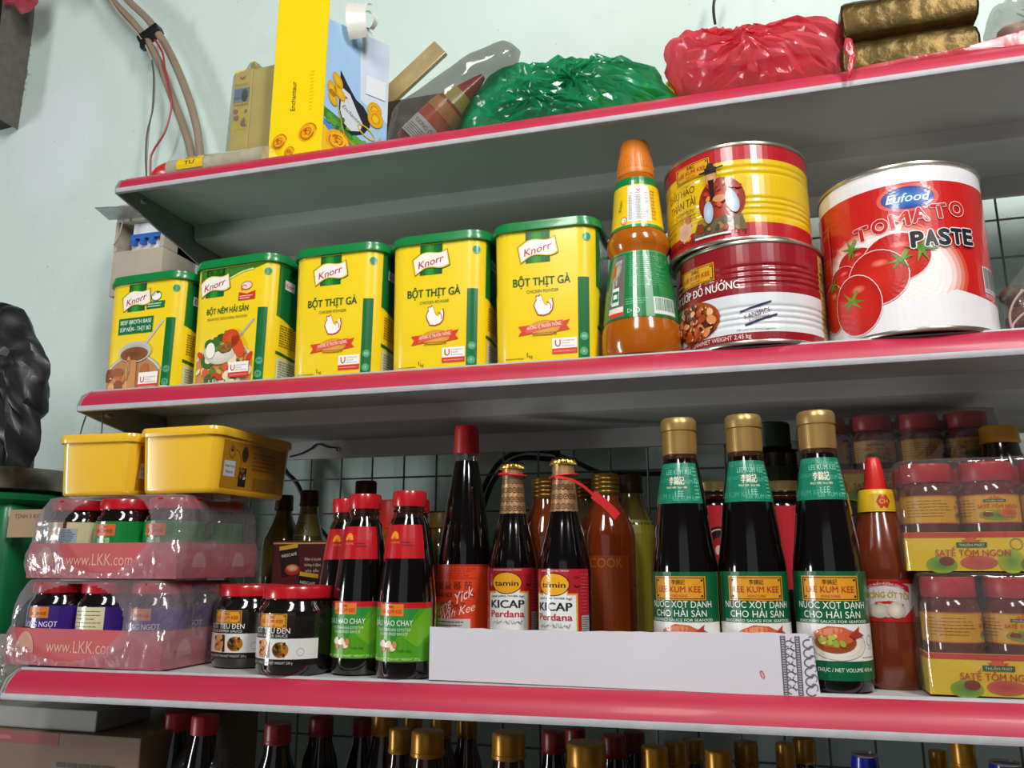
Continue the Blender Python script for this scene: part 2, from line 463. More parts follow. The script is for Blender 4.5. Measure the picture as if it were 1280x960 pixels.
# ---------------------------------------------------------------- room
WALL_Y = 1.14
XL, XR = -.764, .74
def wall_material():
    m = bpy.data.materials.new('mint_wall_paint'); m.use_nodes = True; nt = m.node_tree; N = nt.nodes.new; L = nt.links.new
    b = nt.nodes['Principled BSDF']; g = N('ShaderNodeNewGeometry')
    def noi(scale, detail=5, rough=.6):
        n = N('ShaderNodeTexNoise'); n.inputs['Scale'].default_value = scale; n.inputs['Detail'].default_value = detail
        n.inputs['Roughness'].default_value = rough; L(g.outputs['Position'], n.inputs['Vector']); return n.outputs[0]
    def math_(op, a, c=None):
        n = N('ShaderNodeMath'); n.operation = op
        for i, v in enumerate((a, c)):
            if v is None: continue
            if isinstance(v, (int, float)): n.inputs[i].default_value = v
            else: L(v, n.inputs[i])
        return n.outputs[0]
    def mix(f, a, c):
        n = N('ShaderNodeMix'); n.data_type = 'RGBA'
        if isinstance(f, (int, float)): n.inputs[0].default_value = f
        else: L(f, n.inputs[0])
        for k, v in ((6, a), (7, c)):
            if isinstance(v, tuple): n.inputs[k].default_value = v+(1,)
            else: L(v, n.inputs[k])
        return n.outputs[2]
    def ramp(v, a, c):
        n = N('ShaderNodeMapRange'); n.inputs[1].default_value = a; n.inputs[2].default_value = c; L(v, n.inputs[0]); return n.outputs[0]
    def patch(cx, cz, rx, rz, nz, amt, soft=.25):
        sp = N('ShaderNodeSeparateXYZ'); L(g.outputs['Position'], sp.inputs[0])
        a = math_('DIVIDE', math_('SUBTRACT', sp.outputs[0], cx), rx); c = math_('DIVIDE', math_('SUBTRACT', sp.outputs[2], cz), rz)
        d = math_('SQRT', math_('ADD', math_('MULTIPLY', a, a), math_('MULTIPLY', c, c)))
        d = math_('ADD', d, math_('MULTIPLY', math_('SUBTRACT', nz, .5), amt))
        return ramp(d, 1+soft, 1-soft)
    base = mix(ramp(noi(2.2), .3, .7), hexc('#c3d7cf'), hexc('#cfe0d9'))
    base = mix(math_('MULTIPLY', ramp(noi(9, 8, .7), .55, .75), .25), base, hexc('#a9b9b2'))
    c = px(72, 180, WALL_Y)
    nz = noi(14, 6, .65)
    base = mix(math_('MULTIPLY', patch(c.x, c.z, .10, .15, nz, 1.3), .75), base, hexc('#d5dde0'))    # lime bloom
    c = px(20, 95, WALL_Y)
    base = mix(math_('MULTIPLY', patch(c.x, c.z, .030, .085, noi(55, 8, .8), 3.4, .12), .75), base, hexc('#3b3733'))  # mould by the board
    specks = ramp(noi(160, 2, .5), .74, .78)
    base = mix(math_('MULTIPLY', specks, .5), base, hexc('#6f7a76'))
    L(base, b.inputs['Base Color']); b.inputs['Roughness'].default_value = .55
    bp = N('ShaderNodeBump'); bp.inputs['Strength'].default_value = .35; bp.inputs['Distance'].default_value = .004
    L(noi(22, 8, .6), bp.inputs['Height']); L(bp.outputs[0], b.inputs['Normal'])
    return m
tag(obj('wall_back', box(-3.2, 2.6, WALL_Y, WALL_Y+.12, 0, 3.3), wall_material()), 'mint green painted plaster wall behind the shelves', kind='structure')
FLOORM = mat('grey_floor_tile', '#8d8a84', .35, var=.1, vscale=6)
tag(obj('floor', box(-3.2, 2.6, -3.4, WALL_Y, -.05, 0), FLOORM), 'grey tiled shop floor', kind='structure')

# ---------------------------------------------------------------- shelving unit
STEEL = mat('grey_enamel_steel', '#b9b9b7', .42, var=.06, vscale=9, bump=.06, bscale=60)
DARKSTEEL = mat('worn_grey_bracket_steel', '#8d908c', .5, var=.12, vscale=40)
WHITE = mat('white_enamel_rail', '#adadb1', .5, var=.1, vscale=60)
PINK = mat('pink_price_strip', '#b42742', .45, var=.05, vscale=14, coat=.08)
WIRE = mat('dull_zinc_wire', '#6a6f6c', .45, metal=.6, var=.15, vscale=50)
unit = thing('shelving_frame', 'grey steel shelving frame with wire mesh back against the mint wall', 'frame', (XL, .9, 0))
def U(vf): return moved(vf, -XL, -.9, 0)
def extr(prof, x0, x1):
    """profile of (y, z) closed, extruded along x"""
    n = len(prof); V = [(x0, y, z) for y, z in prof]+[(x1, y, z) for y, z in prof]
    Fc = [(k, (k+1) % n, n+(k+1) % n, n+k) for k in range(n)]+[tuple(range(n-1, -1, -1)), tuple(range(n, 2*n))]
    bm = bmesh.new(); vs = [bm.verts.new(v) for v in V]
    for f in Fc: bm.faces.new([vs[i] for i in f])
    bmesh.ops.recalc_face_normals(bm, faces=bm.faces[:]); bm.verts.index_update()
    r = [tuple(v.co) for v in bm.verts], [tuple(v.index for v in f.verts) for f in bm.faces]; bm.free(); return r
def tilted(vf, tilt): return [(x, y, z+tilt*(x-.05)) for x, y, z in vf[0]], vf[1]
def make_shelf(label, yf, zd, ybeam, tilt=0., drop=.10):
    unit = thing('steel_shelf', label, 'shelf', (XL, .9, zd), 0, 'steel shelves with pink strips')
    t = lambda vf: moved(tilted(vf, tilt), -XL, -.9, -zd)
    rear = 1.05
    dk = obj('shelf_deck', t(box(XL+.003, XR, yf, rear, zd-.010, zd, .001)), STEEL, unit)
    obj('stiffener', t(extr([(ybeam, zd-.0102), (ybeam+.002, zd-.030), (ybeam+.008, zd-.034), (1.043, zd-.034), (1.043, zd-.0102)], XL+.006, XR-.004)), STEEL, unit, True)
    obj('rear_beam', t(box(XL+.004, XR-.004, 1.0435, 1.051, zd-.060, zd-.0102, .0008)), STEEL, unit)
    for x in (XL, XR):
        obj('end_bracket', t(extr([(yf-.0225, zd-.0285), (yf-.0235, zd-.020), (yf-.018, zd-.008), (yf-.004, zd), (1.05, zd), (1.05, zd-drop), (.985, zd-.045-.21*drop), (.93, zd-.043-.10*drop), (.88, zd-.045), (yf+.02, zd-.036)], x, x+.0028)), DARKSTEEL, unit)
    # front price rail: curved white carrier with a pink insert
    a = [(yf+.001, zd+.0012), (yf-.003, zd+.0012), (yf-.004, zd-.0015), (yf-.0115, zd-.0045), (yf-.0185, zd-.0115), (yf-.0225, zd-.0225)]
    bk = [(yf-.0205, zd-.0225), (yf-.0165, zd-.0125), (yf-.0100, zd-.0065), (yf+.001, zd-.003)]
    lip = [(yf-.0245, zd-.0225), (yf-.0255, zd-.0255), (yf-.0245, zd-.0285), (yf-.020, zd-.0290), (yf-.0165, zd-.027)]
    rl = obj('price_rail', t(extr(a[:-1]+[(yf-.0225, zd-.0220)]+lip+[(yf-.0195, zd-.0250)]+bk, XL+.0035, XR)), WHITE, unit, True)
    ins = [(yf-.0052, zd-.0010), (yf-.0120, zd-.0037), (yf-.0165, zd-.0083), (yf-.0193, zd-.0112), (yf-.0222, zd-.0165), (yf-.0238, zd-.0222)]
    inn = [(y+.0006, z-.0006) for y, z in ins[::-1]]
    obj('price_strip', t(extr(ins+inn, XL+.006, XR)), PINK, rl, True)
    for x in (XL+.022,):
        obj('bolt', t(xf(lathe([(.0045, 0), (.0045, .003), (.003, .0045), (0, .0048)], 12), Matrix.Translation((x, yf+.006, zd-.028)) @ Matrix.Rotation(PI, 4, 'X'))), WIRE, unit, True)
ZM, ZT, ZL = 1.656, 1.951, 1.00
TILT = .0077
def zb(X): return 1.3425+TILT*(X-.05)
make_shelf('topmost steel shelf, with plastic bags and a gift bag on it', .820, ZT, .950)
make_shelf('middle steel shelf, carrying yellow boxes and large cans', .800, ZM, .930)
make_shelf('lower steel shelf, carrying jars, sauce bottles and a white cardboard strip', .744, 1.3425, .915, TILT, .058)
make_shelf('lowest steel shelf, under the bottle caps at the bottom of the picture', .735, ZL, .915)
for x in (XL+.004, XR-.034):
    obj('upright', U(box(x, x+.03, 1.0515, 1.0575, 0, 2.02, .001)), STEEL, unit)
wp = obj('wire_back', U(box(XL+.002, XR, 1.058, 1.0605, 1.955, 1.9575)), WIRE, unit)
vw = mesh(*tube([(0, 0, .9325), (0, 0, 1.955)], .0014, 6, 0), 'wire'); hw = mesh(*tube([(XL+.002, 0, 0), (XR, 0, 0)], .0014, 6, 0), 'wire')
k = 0
x = -.6034-.0494*3
while x < XR-.01:
    link('wire', vw, WIRE, wp, False, (x-XL, 1.0605-.9, 0)); x += .0494
z = 1.9175
while z > .95:
    link('wire', hw, WIRE, wp, False, (-XL, 1.0630-.9, z)); z -= .05
# foot plinth so the unit stands on the floor
obj('base_plinth', U(box(XL, XR, .80, 1.05, 0, .12, .002)), STEEL, unit)

# ---------------------------------------------------------------- wall things
CABLE = mat('tan_cable_sheath', '#8a7864', .55, var=.12, vscale=25)
TAPE = mat('black_tape', '#17181c', .4)
def wallpath(pts, Y=1.105): return [tuple(px(x, y, Y if len(p) == 0 else p[0])) for x, y, *p in pts]
g1 = obj('power_cable', tube(wallpath([(118, -30), (140, 0), (172, 35), (196, 72), (214, 118), (230, 160), (238, 188), (246, 240), (250, 330)]), .0072, 10), CABLE, None, True)
tag(g1, 'thick tan cable on the wall, the inner left one of the taped pair', 'cable', 'taped wall cables')
g2 = obj('power_cable', tube(wallpath([(138, -30), (160, 0), (188, 28), (212, 66), (232, 112), (245, 155), (250, 190), (256, 240), (262, 330)], 1.107), .0072, 10), CABLE, None, True)
tag(g2, 'thick tan cable on the wall, the outer right one of the taped pair', 'cable', 'taped wall cables')
tp = obj('cable_tape', join(xf(box(-.024, .024, -.010, .010, -.009, .009, .004), Matrix.Translation(px(188, 44, 1.106)) @ Matrix.Rotation(math.radians(-28), 4, 'Y')),
    xf(box(-.006, .006, -.009, .004, -.016, .004, .003), Matrix.Translation(px(181, 54, 1.103)) @ Matrix.Rotation(math.radians(-12), 4, 'Y'))), TAPE, None, True)
tag(tp, 'black tape wound round the two tan cables', 'tape')
w1 = obj('thin_wire', tube(wallpath([(133, -6), (150, 18), (172, 42), (186, 66), (193, 95), (192, 130), (187, 155), (184, 190), (183, 215), (184, 262)], 1.097), .0016, 6), mat('white_wire', '#a99f8f', .5), None, True)
tag(w1, 'thin dirty-white wire hanging beside the tan cables', 'wire')
w2 = obj('thin_wire', tube(wallpath([(194, 50), (203, 66), (206, 85), (212, 112), (214, 135), (206, 165), (192, 188), (188, 205), (190, 262)], 1.095), .0019, 6), mat('red_wire', '#a5242c', .4), None, True)
tag(w2, 'thin red wire hanging from the black tape', 'wire')
w3 = obj('thin_wire', tube(wallpath([(190, 75), (192, 100), (190, 140), (184, 165), (182, 200), (186, 262)], 1.092), .0013, 6), mat('grey_wire', '#3e4a48', .5), None, True)
tag(w3, 'thin dark grey wire beside the red wire', 'wire')
tag(obj('thin_wire', tube(wallpath([(362, 571), (376, 567), (388, 561), (397, 555), (410, 559), (420, 560), (422, 564)], 1.041), .0011, 6), MATS['black_tape'], None, True), 'short kinked dark wire on the beam above the printed yellow tub', 'wire')
BLACKC = mat('black_cable', '#15171a', .4)
for lab, pts in (('black cable curving behind the mesh near the yellow tub', [(340, 560), (358, 590), (372, 606), (392, 650), (420, 690), (440, 760)]),
                 ('upper black cable sweeping behind the mesh by the tall red-capped bottle', [(700, 566), (660, 563), (632, 572), (614, 592), (600, 625), (585, 700)]),
                 ('lower black cable behind the mesh, just under the other by the red-capped bottle', [(720, 575), (690, 574), (650, 573), (628, 588), (612, 612), (598, 660)]),
                 ('black cable drooping behind the mesh above the gold-capped bottles', [(680, 558), (700, 570), (725, 580), (748, 590), (775, 592), (830, 592)]),
                 ('short black wire loop on the wall above the red bag', [(899, -20), (893, 0), (892, 14), (894, 30)])):
    tag(obj('black_cable', tube(wallpath(pts, 1.10), .0036 if 'loop' not in lab else .0022, 7), BLACKC, None, True), lab, 'cable')

# circuit breaker box
bx0, bx1 = pxx(141, 320, 1.055), pxx(203, 320, 1.055); bz0, bz1 = pxz(135, 371, 1.055), pxz(150, 256, 1.055)
BEIGE = mat('beige_plastic', '#b3a897', .45, var=.05)
bk = thing('breaker_box', 'beige plastic circuit breaker box on the wall beside the yellow boxes', 'breaker box', ((bx0+bx1)/2, WALL_Y, bz0))
bw, bh = bx1-bx0, bz1-bz0
wz0, wz1 = pxz(160, 313, 1.055)-bz0, pxz(160, 277, 1.055)-bz0
dp = WALL_Y-1.055
obj('housing', join(box(-bw/2, bw/2, -dp, 0, 0, wz0, .002), box(-bw/2, bw/2, -dp, 0, wz1, bh, .002), box(-bw/2, -bw/2+.006, -dp, 0, wz0, wz1), box(bw/2-.008, bw/2, -dp, 0, wz0, wz1), box(-bw/2, bw/2, -dp+.035, 0, wz0, wz1)), BEIGE, bk, True)
br = obj('breaker', box(-bw/2+.028, bw/2-.010, -dp+.010, -dp+.036, wz0+.003, wz1-.001, .001), mat('white_breaker_plastic', '#d5d9de', .4), bk)
BLUE = mat('blue_toggle', '#2a62b4', .35)
obj('toggle_bar', box(-bw/2+.030, bw/2-.012, -dp+.002, -dp+.010, wz0+.021, wz0+.029, .001), BLUE, br)
for i in range(3):
    xx = -bw/2+.036+i*(bw-.053)/2.6
    obj('toggle', box(xx-.004, xx+.005, -dp+.001, -dp+.010, wz0+.010, wz0+.021, .001), BLUE, br)
obj('cover_flap', xf(box(-.036, .036, -.040, 0, -.001, .001, .0008), Matrix.Translation((-bw/2+.022, -dp+.002, wz1+.006)) @ Matrix.Rotation(math.radians(-6), 4, 'X') @ Matrix.Rotation(math.radians(8), 4, 'Z')), film_mat('smoky_clear_plastic', '#b9c0c0', .45, gloss=.2, bump=0), bk)
obj('lead_wire', tube([(-bw/2+.020, -dp-.006, wz1+.02), (-bw/2+.019, -dp-.008, wz1-.01), (-bw/2+.012, -dp-.007, wz1-.035), (-bw/2+.003, -dp-.004, wz1-.042)], .0013, 6), MATS['white_wire'], bk, True)

# dark board at the far upper left, with a torn red paper
bp_ = thing('wall_board', 'dark hanging board with grey edge at the upper left of the wall', 'board', (pxx(5, 90, 1.12), 1.12, pxz(0, 170, 1.12)))
o0 = Vector(bp_.location)
def quadprism(pts, y0, y1):
    n = len(pts); c = [px(x, y, 1.10) for x, y in pts]
    return extr2([(p.x-o0.x, p.z-o0.z) for p in c], y0-o0.y, y1-o0.y)
def extr2(P, y0, y1):
    n = len(P); V = [(x, y0, z) for x, z in P]+[(x, y1, z) for x, z in P]
    bm = bmesh.new(); vs = [bm.verts.new(v) for v in V]
    for f in [(k, (k+1) % n, n+(k+1) % n, n+k) for k in range(n)]+[tuple(range(n)), tuple(range(2*n-1, n-1, -1))]: bm.faces.new([vs[i] for i in f])
    bmesh.ops.recalc_face_normals(bm, faces=bm.faces[:]); bm.verts.index_update()
    r = [tuple(v.co) for v in bm.verts], [tuple(v.index for v in f.verts) for f in bm.faces]; bm.free(); return r
obj('panel', quadprism([(-60, -40), (14, -40), (10, 20), (-2, 145), (-60, 160)], 1.09, 1.139), mat('dark_stained_wood', '#171310', .5, var=.3, vscale=20), bp_)
obj('edge_strip', quadprism([(14, -40), (26, -40), (22, 15), (1, 150), (-3, 146), (10, 20)], 1.085, 1.139), mat('grey_edge', '#5f5a52', .6, var=.2, vscale=60), bp_)
rp = obj('red_paper', pillow([(p.x-o0.x, p.z-o0.z) for p in (px(8, -30, 1.08), px(52, -30, 1.08), px(50, 6, 1.08), px(40, 16, 1.08), px(28, 20, 1.08), px(20, 8, 1.08), px(5, 8, 1.08))], .006, .004, 60, 3, 60, 10), mat('faded_red_paper', '#8e2f38', .6, var=.3, vscale=60), bp_, True)
rp.location = (0, 1.076-1.12, 0)
# ================================================================ middle shelf: seasoning boxes, sauce bottle, cans
YEL, YEL2, DGRN, MGRN, LGRN, RED, WHT = '#f7d81c', '#f2c200', '#0b5c2c', '#12803c', '#7fbf86', '#c8202a', '#f4f2ea'
BOXPLASTIC = mat('yellow_tub_plastic', '#f2d21e', .32, var=.02, coat=.2)
LIDG = mat('green_lid_plastic', '#0f7f3c', .3, var=.04, coat=.3)
def flag(I, u, v, s=1., rot=math.radians(9)):
    """white waving name flag with red lettering on a green ribbon"""
    def R(p): return (u+s*(p[0]*math.cos(rot)-p[1]*math.sin(rot)), v+s*(p[0]*math.sin(rot)+p[1]*math.cos(rot)))
    def wave(o):
        top = [(-.021-o+.042*(1+o*40)*t, .0075+o+.0030*math.sin(t*PI*2-.6)+.003*t) for t in [i/10 for i in range(11)]]
        bot = [(.021+o-.042*(1+o*40)*t, -.0095-o+.0030*math.sin((1-t)*PI*2-.6)+.003*(1-t)) for t in [i/10 for i in range(11)]]
        return [R(p) for p in top+bot]
    I.up().poly(wave(.0019), '#0d6a31'); I.up().poly(wave(.0012), '#f3c91c'); I.up().poly(wave(0), WHT)
    I.up().text('Knorr', *R((0, -.0045)), .0088*s, '#c21f30', w=.0335*s, bold=.012, shear=.28, rot=rot+math.radians(4))
def foodpanel(I, x0, z0, w, hs=.010):
    """white panel with a red U and a red band below"""
    I.up().rect(x0, z0+.006, x0+w, z0+.006+hs*1.15, WHT); I.rect(x0, z0, x0+w, z0+.006, '#d8402e')
    I.up().ring(x0+.0065, z0+.0115, .0026, .003, .0014, '#c94b52', start=PI, end=2*PI, n=12)
    for d in (-.0026, .0026): I.rect(x0+.0065+d-.0007, z0+.0112, x0+.0065+d+.0007, z0+.0155, '#c94b52')
    I.text('Unilever', x0+.0115, z0+.0138, .0017, '#b98a84', al='l', w=w-.014).text('Food', x0+.0115, z0+.0108, .0017, '#b98a84', al='l', w=.008)
    I.text('Solutions', x0+.0115, z0+.0078, .0017, '#b98a84', al='l', w=w-.014)
    I.text('www.unileverfoodsolutions.vn', x0+w/2, z0+.0022, .0016, '#f6d9cf', w=w*.86)
def knorr_box(name, label, kind, w, d, h, loc, rz, group):
    t = thing(name, label, 'box', loc, rz, group); r = .022
    sc = lambda v: .955+.045*v/h
    obj('body', rprism(w, d, r, [(0, .94), (.003, .955), (h*.5, .978), (h-.012, .998), (h-.008, 1.)]), BOXPLASTIC, t, True)
    lid = obj('lid', rprism(w+.006, d+.006, r+.003, [(h-.012, .985), (h-.0115, 1.01), (h-.008, 1.015), (h-.004, .99), (h-.001, .985), (h, .965), (h+.0005, .9)]), LIDG, t, True)
    I = Ink(strip=.005); zt = h-.013
    K = w/.118
    c0 = .0385*K; c1 = c0+.0125
    # side panel (right): green above a slanting edge, yellow with small print below, pale data box
    s0 = .0605*K; s1 = w/2-r+PI/2*r+d-2*r+.01
    for sg in (1, -1):
        a, b = (s0, s1) if sg > 0 else (-s1, -s0)
        I.L = 0
        I.poly([(a, .088 if sg > 0 else .068), (b, .068 if sg > 0 else .088), (b, zt), (a, zt)], '#186f33')
        I.up().lines(a+.006, .050, b-.012, .078, 9, '#8f7a16', seed=5)
        I.rect(a+.004, .008, b-.006, .036, '#cfd0b0'); I.poly([(a+.002, .040), (b-.004, .034), (b-.004, .037), (a+.002, .044)], '#0f5c2c')
        I.up().lines(a+.007, .011, b-.010, .033, 7, '#8b8f78', seed=6)
        I.rect(a+.010, zt-.030, a+.030, zt-.018, WHT); I.up().text('Knorr', a+.020, zt-.027, .006, RED, w=.017, shear=.2, bold=.01)
    I.L = 1
    I.rect(c0, .001, c1, .097, '#0c6a35')
    I.up().ell(c0+.0065, .030, .0046, .0046, '#5fae80', '#4a9f70'); I.ell(c0+.006, .0135, .0046, .0046, '#5fae80', '#4a9f70')
    I.ell(c0+.010, zt-.011, .0045, .0045, '#3f9a68', '#2d8756'); I.ring(c0+.010, zt-.011, .0045, .0045, .0007, '#8fc9a0')
    I.up()
    if kind == 'chicken':
        I.text('1', c0+.006, .0118, .0036, '#d7ecd8').text('KG', c0+.0065, .0288, .0026, '#d7ecd8')
    else:
        I.text('75', c0+.006, .0118, .0040, '#123f25', bold=.01, shear=.2).text('MỚI', c0+.0065, .0288, .0024, '#173f25')
    fx = -.006 if kind == 'chicken' else (-.010 if kind == 'beef' else -.026)
    if kind == 'seafood':
        I.L = 1
        pts = [(-.046*K, zt)]+[(-.046*K+.090*K*i/12, zt-.020+.020*(i/12)**1.6+.0015*math.sin(i)) for i in range(13)]
        I.poly(pts[:1]+[(x, min(z, zt)) for x, z in pts[1:]]+[(.046*K, zt)], '#3e7a24')
        I.up().line([(x, z) for x, z in pts[1:12]], .0022, '#cfe08a'); I.L = 1
    # hanging green ribbon behind the flag
    for i in range(8):
        a = fx-.014+.028*i/8; cc = ['#0b5c2c', '#14702f', '#2e8a2c', '#3d9230', '#2e8a2c', '#14702f', '#0d6530', '#0b5c2c'][i]
        I.L = 1; I.rect(a, zt-.037, a+.0035, zt, cc)
    I.L = 2; flag(I, fx, zt-.021)
    I.L = 2
    if kind == 'chicken':
        I.text('BỘT THỊT GÀ', -.002, .0915, .0096, '#135a2a', w=.066, bold=.022)
        I.text('CHICKEN POWDER', -.001, .0830, .0036, '#4b6a24', w=.037)
        hen = [(-.009, .064), (-.0105, .068), (-.009, .072), (-.0075, .0745), (-.0085, .077), (-.007, .0785), (-.0055, .0775), (-.0035, .0795), (-.002, .0770), (-.0015, .0745), (.001, .0690), (.004, .0670), (.0065, .0700), (.0075, .0745), (.0095, .0745), (.0105, .0690), (.0095, .0625), (.006, .0585), (0, .0570), (-.006, .0580)]
        cx, cz = 0, .067
        I.poly([(cx+(x-cx)*1.13, cz+(z-cz)*1.13) for x, z in hen], '#b5434a'); I.up().poly(hen, '#fbf7ef'); I.up().ring(.0035, .0655, .005, .006, .0008, '#b5434a', start=-.4, end=1.6, n=10)
        I.L = 2
        I.poly([(-.030, .0455), (-.012, .0465), (-.012, .0365), (-.030, .0345), (-.026, .0400)], '#d8452f')
        I.poly([(.012, .0465), (.030, .0500), (.026, .0435), (.030, .0385), (.012, .0365)], '#d8452f')
        I.up().ell(.001, .0425, .018, .0085, '#e9b64a', '#d79a2e'); I.up().poly([(-.021, .0425), (-.010, .0455), (.010, .0490), (.022, .0500), (.022, .0425), (.010, .0420), (-.010, .0390), (-.021, .0360)], '#e2604a')
        I.up().text('HƯƠNG VỊ TRUYỀN THỐNG', .0005, .0425, .0040, '#fbe9d6', w=.039, rot=math.radians(5), bold=.01)
        I.L = 4; I.lines(-.013, .0335, .017, .0375, 2, '#a8701c', seed=4)
        I.L = 1; foodpanel(I, .0095, .0120, .0285)
        I.L = 2; I.text('1', -.0195, .0105, .0055, '#3a4a10').text('kg', -.0155, .0095, .0036, '#3a4a10'); I.lines(-.046, .0085, -.0225, .0100, 1, '#6d6a14')
    elif kind == 'beef':
        I.rect(-.036, .080, .020, .1015, '#0d7038'); I.up().text('BEEF BROTH BASE', -.008, .0930, .0058, '#e7f3e0', w=.050, bold=.012).text('SÚP NỀN - THỊT BÒ', -.008, .0835, .0058, '#e7f3e0', w=.050, bold=.012)
        I.L = 2; I.rect(.007, .111, .036, .1205, '#0d7038'); I.up().lines(.009, .1125, .034, .119, 2, '#cfe6cf', seed=9)
        I.L = 2; I.ell(.0215, .1275, .0078, .0062, '#f5f6f2', rings=1); I.ell(.0165, .1305, .0035, .003, '#f5f6f2', rings=1); I.up().ring(.0215, .1275, .0078, .0062, .0009, '#1d3b26'); I.ell(.0235, .1320, .0028, .0014, '#2f8a3e', rings=1)
        # photo of broth poured from a ladle over meat
        I.L = 1
        bowl = [(-.050, .001)]+[(-.050+.088*i/16, .030+.022*math.sin(PI*i/16)**.8) for i in range(17)]+[(.038, .001)]
        I.poly(bowl, '#b98250'); I.up().line(bowl[1:-1], .0045, '#a7a49c'); I.up().line(bowl[1:-1], .0016, '#e0ddd2')
        I.line([(.006, .060), (.036, .094)], .0036, '#c9c6bd')
        I.blobs(-.046, .003, .034, .030, 22, ['#c98a52', '#b26a3a', '#d89a5c', '#c4703c', '#9a5a34', '#dba56a', '#8d4a2a'], .006, .013, 11)
        I.ell(-.004, .055, .026, .014, '#8b8578', '#c9c6be'); I.up().ell(-.005, .052, .0225, .0095, '#6d3a1c', '#8a5230')
        I.up().poly([(-.016, .045), (.000, .044), (.001, .006), (-.012, .004)], '#c88a56'); I.ell(-.013, .034, .004, .016, '#e2b68a', '#c88a56')
        I.L += 1; foodpanel(I, .006, .006, .031, .013); I.up().text('1.5kg', -.012, .003, .0055, '#efe6d2', w=.017)
        I.rect(c0+.0015, .001, c0+.0105, .0085, '#c9d9c9')
    else:
        I.text('BỘT NÊM HẢI SẢN', -.0045, .0945, .0078, '#135a2a', w=.063, bold=.018)
        I.text('SEAFOOD SEASONING POWDER', -.004, .0865, .0034, '#6a7a24', w=.061)
        I.rect(.011, .1085, .036, .1155, '#d23a2c'); I.poly([(.011, .1155), (.036, .1155), (.036, .1195), (.0235, .1165), (.011, .1195)], '#d23a2c')
        I.up().lines(.013, .1095, .034, .115, 2, '#f3c8bc', seed=3); I.ell(.0225, .127, .008, .005, '#f6d8d0', rings=1); I.up().ring(.0225, .127, .008, .005, .0009, '#c9505a'); I.ring(.019, .1235, .004, .004, .0009, '#c9505a', start=.5, end=4)
        I.L = 1
        bowl = [(-.048, .001)]+[(-.048+.086*i/16, .036+.026*math.sin(PI*i/16)) for i in range(17)]+[(.038, .001)]
        I.poly(bowl, '#c98a4a'); I.up().line(bowl[1:-1], .003, '#dcdad2'); I.line([(.012, .058), (.037, .083)], .003, '#b5b2aa')
        I.blobs(-.045, .003, .034, .045, 46, ['#d8602a', '#e08a3a', '#e9dcae', '#5c7f2c', '#3f6a2a', '#efe6c8', '#c9401e', '#dca24a'], .004, .010, 21)
        I.ell(-.010, .046, .025, .017, '#f1ece2', '#c9c3b4'); I.up().blobs(-.028, .046, .004, .066, 12, ['#3d6b2c', '#5a8a3a', '#2f5a26'], .005, .009, 5)
        I.ell(.006, .060, .013, .012, '#dc5a26', '#c9441c'); I.ell(.017, .050, .008, .016, '#d9502a', rot=.5); I.up().ell(-.002, .050, .010, .007, '#a8742c', '#8a5a20'); I.blobs(-.008, .046, .006, .055, 6, ['#d3a04a', '#7a5220'], .0015, .003, 8)
        I.ell(-.024, .047, .007, .010, '#f3efe6', rings=1)
        I.L += 1; foodpanel(I, .006, .011, .030, .011); I.up().text('1.5kg', -.014, .0045, .0055, '#f3ead2', w=.018)
    I.build('print', rrmap(w, d, r, 0., sc), GLOSSY, t)
    return t
KX = [(-.7700, .118), (-.6350, .118), (-.4970, .118), (-.3690, .118), (-.2460, .118)]
KG = 'yellow seasoning boxes with green lids'
kd = .094
kbeef = knorr_box('seasoning_box', 'yellow box with green lid and picture of broth poured from a ladle', 'beef', .124, kd, .160, (-.7830+.0610, .823+kd/2, ZM), math.radians(-3), KG)
ksea = knorr_box('seasoning_box', 'yellow box with green lid and picture of vegetables and seafood', 'seafood', .127, kd, .167, (-.6480+.0620, .818+kd/2, ZM), math.radians(-4), KG)
kch = knorr_box('seasoning_box', 'yellow chicken powder box, first of the three next to the vegetable-picture box', 'chicken', .121, kd, .168, (-.5080+.0600, .820+kd/2, ZM), math.radians(-1), KG)
dup(kch, None, (-.3785+.0600, .819+kd/2, ZM), math.radians(-1), 'yellow chicken powder box, the middle one of three alike')
dup(kch, None, (-.2510+.0600, .815+kd/2, ZM+.0002), 0., 'yellow chicken powder box standing right beside the brown sauce bottle')

# ---- tall brown sauce bottle with green label, back label towards us
SAUCE = mat('orange_brown_sauce', '#a8590f', .16, var=.05, coat=.5)
t = thing('sauce_bottle', 'tall brown sauce bottle with orange cap and green back label', 'bottle', (-.0880, .8355, ZM))
prof = [(.030, .0), (.0395, .003), (.0425, .010), (.0425, .030), (.0405, .040), (.0375, .070), (.0325, .105), (.0305, .117), (.0335, .124), (.0345, .130), (.0335, .137), (.0300, .143), (.0285, .150), (.0265, .170), (.0240, .200), (.0225, .207), (.0205, .212), (.018, .214)]
obj('body', lathe(prof, 56), SAUCE, t, True)
cap = [(.0205, .2125), (.0210, .215), (.0205, .219), (.0160, .252), (.0145, .2555), (.010, .2570), (.0, .2572)]
bc = obj('cap', lathe(cap, 48), mat('orange_cap_plastic', '#d4781c', .35, var=.04), t, True)
V, Fc = [], []
for k in range(40):
    a = 2*PI*k/40; r0, r1 = .0206, .0183
    V0 = [(r0*math.sin(a+d)*s, -r0*math.cos(a+d)*s, .220) for s in (1., 1.018) for d in (-.035, .035)]+[(r1*math.sin(a+d)*s, -r1*math.cos(a+d)*s, .236) for s in (1., 1.018) for d in (-.035, .035)]
    i = len(V); V += V0; Fc += [(i+2, i+3, i+7, i+6), (i, i+2, i+6, i+4), (i+3, i+1, i+5, i+7), (i+6, i+7, i+5, i+4)]
tag(obj('grip_ribs', (V, Fc), MATS['orange_cap_plastic'], bc), kind='stuff')
I = Ink(strip=.004); z0 = .0
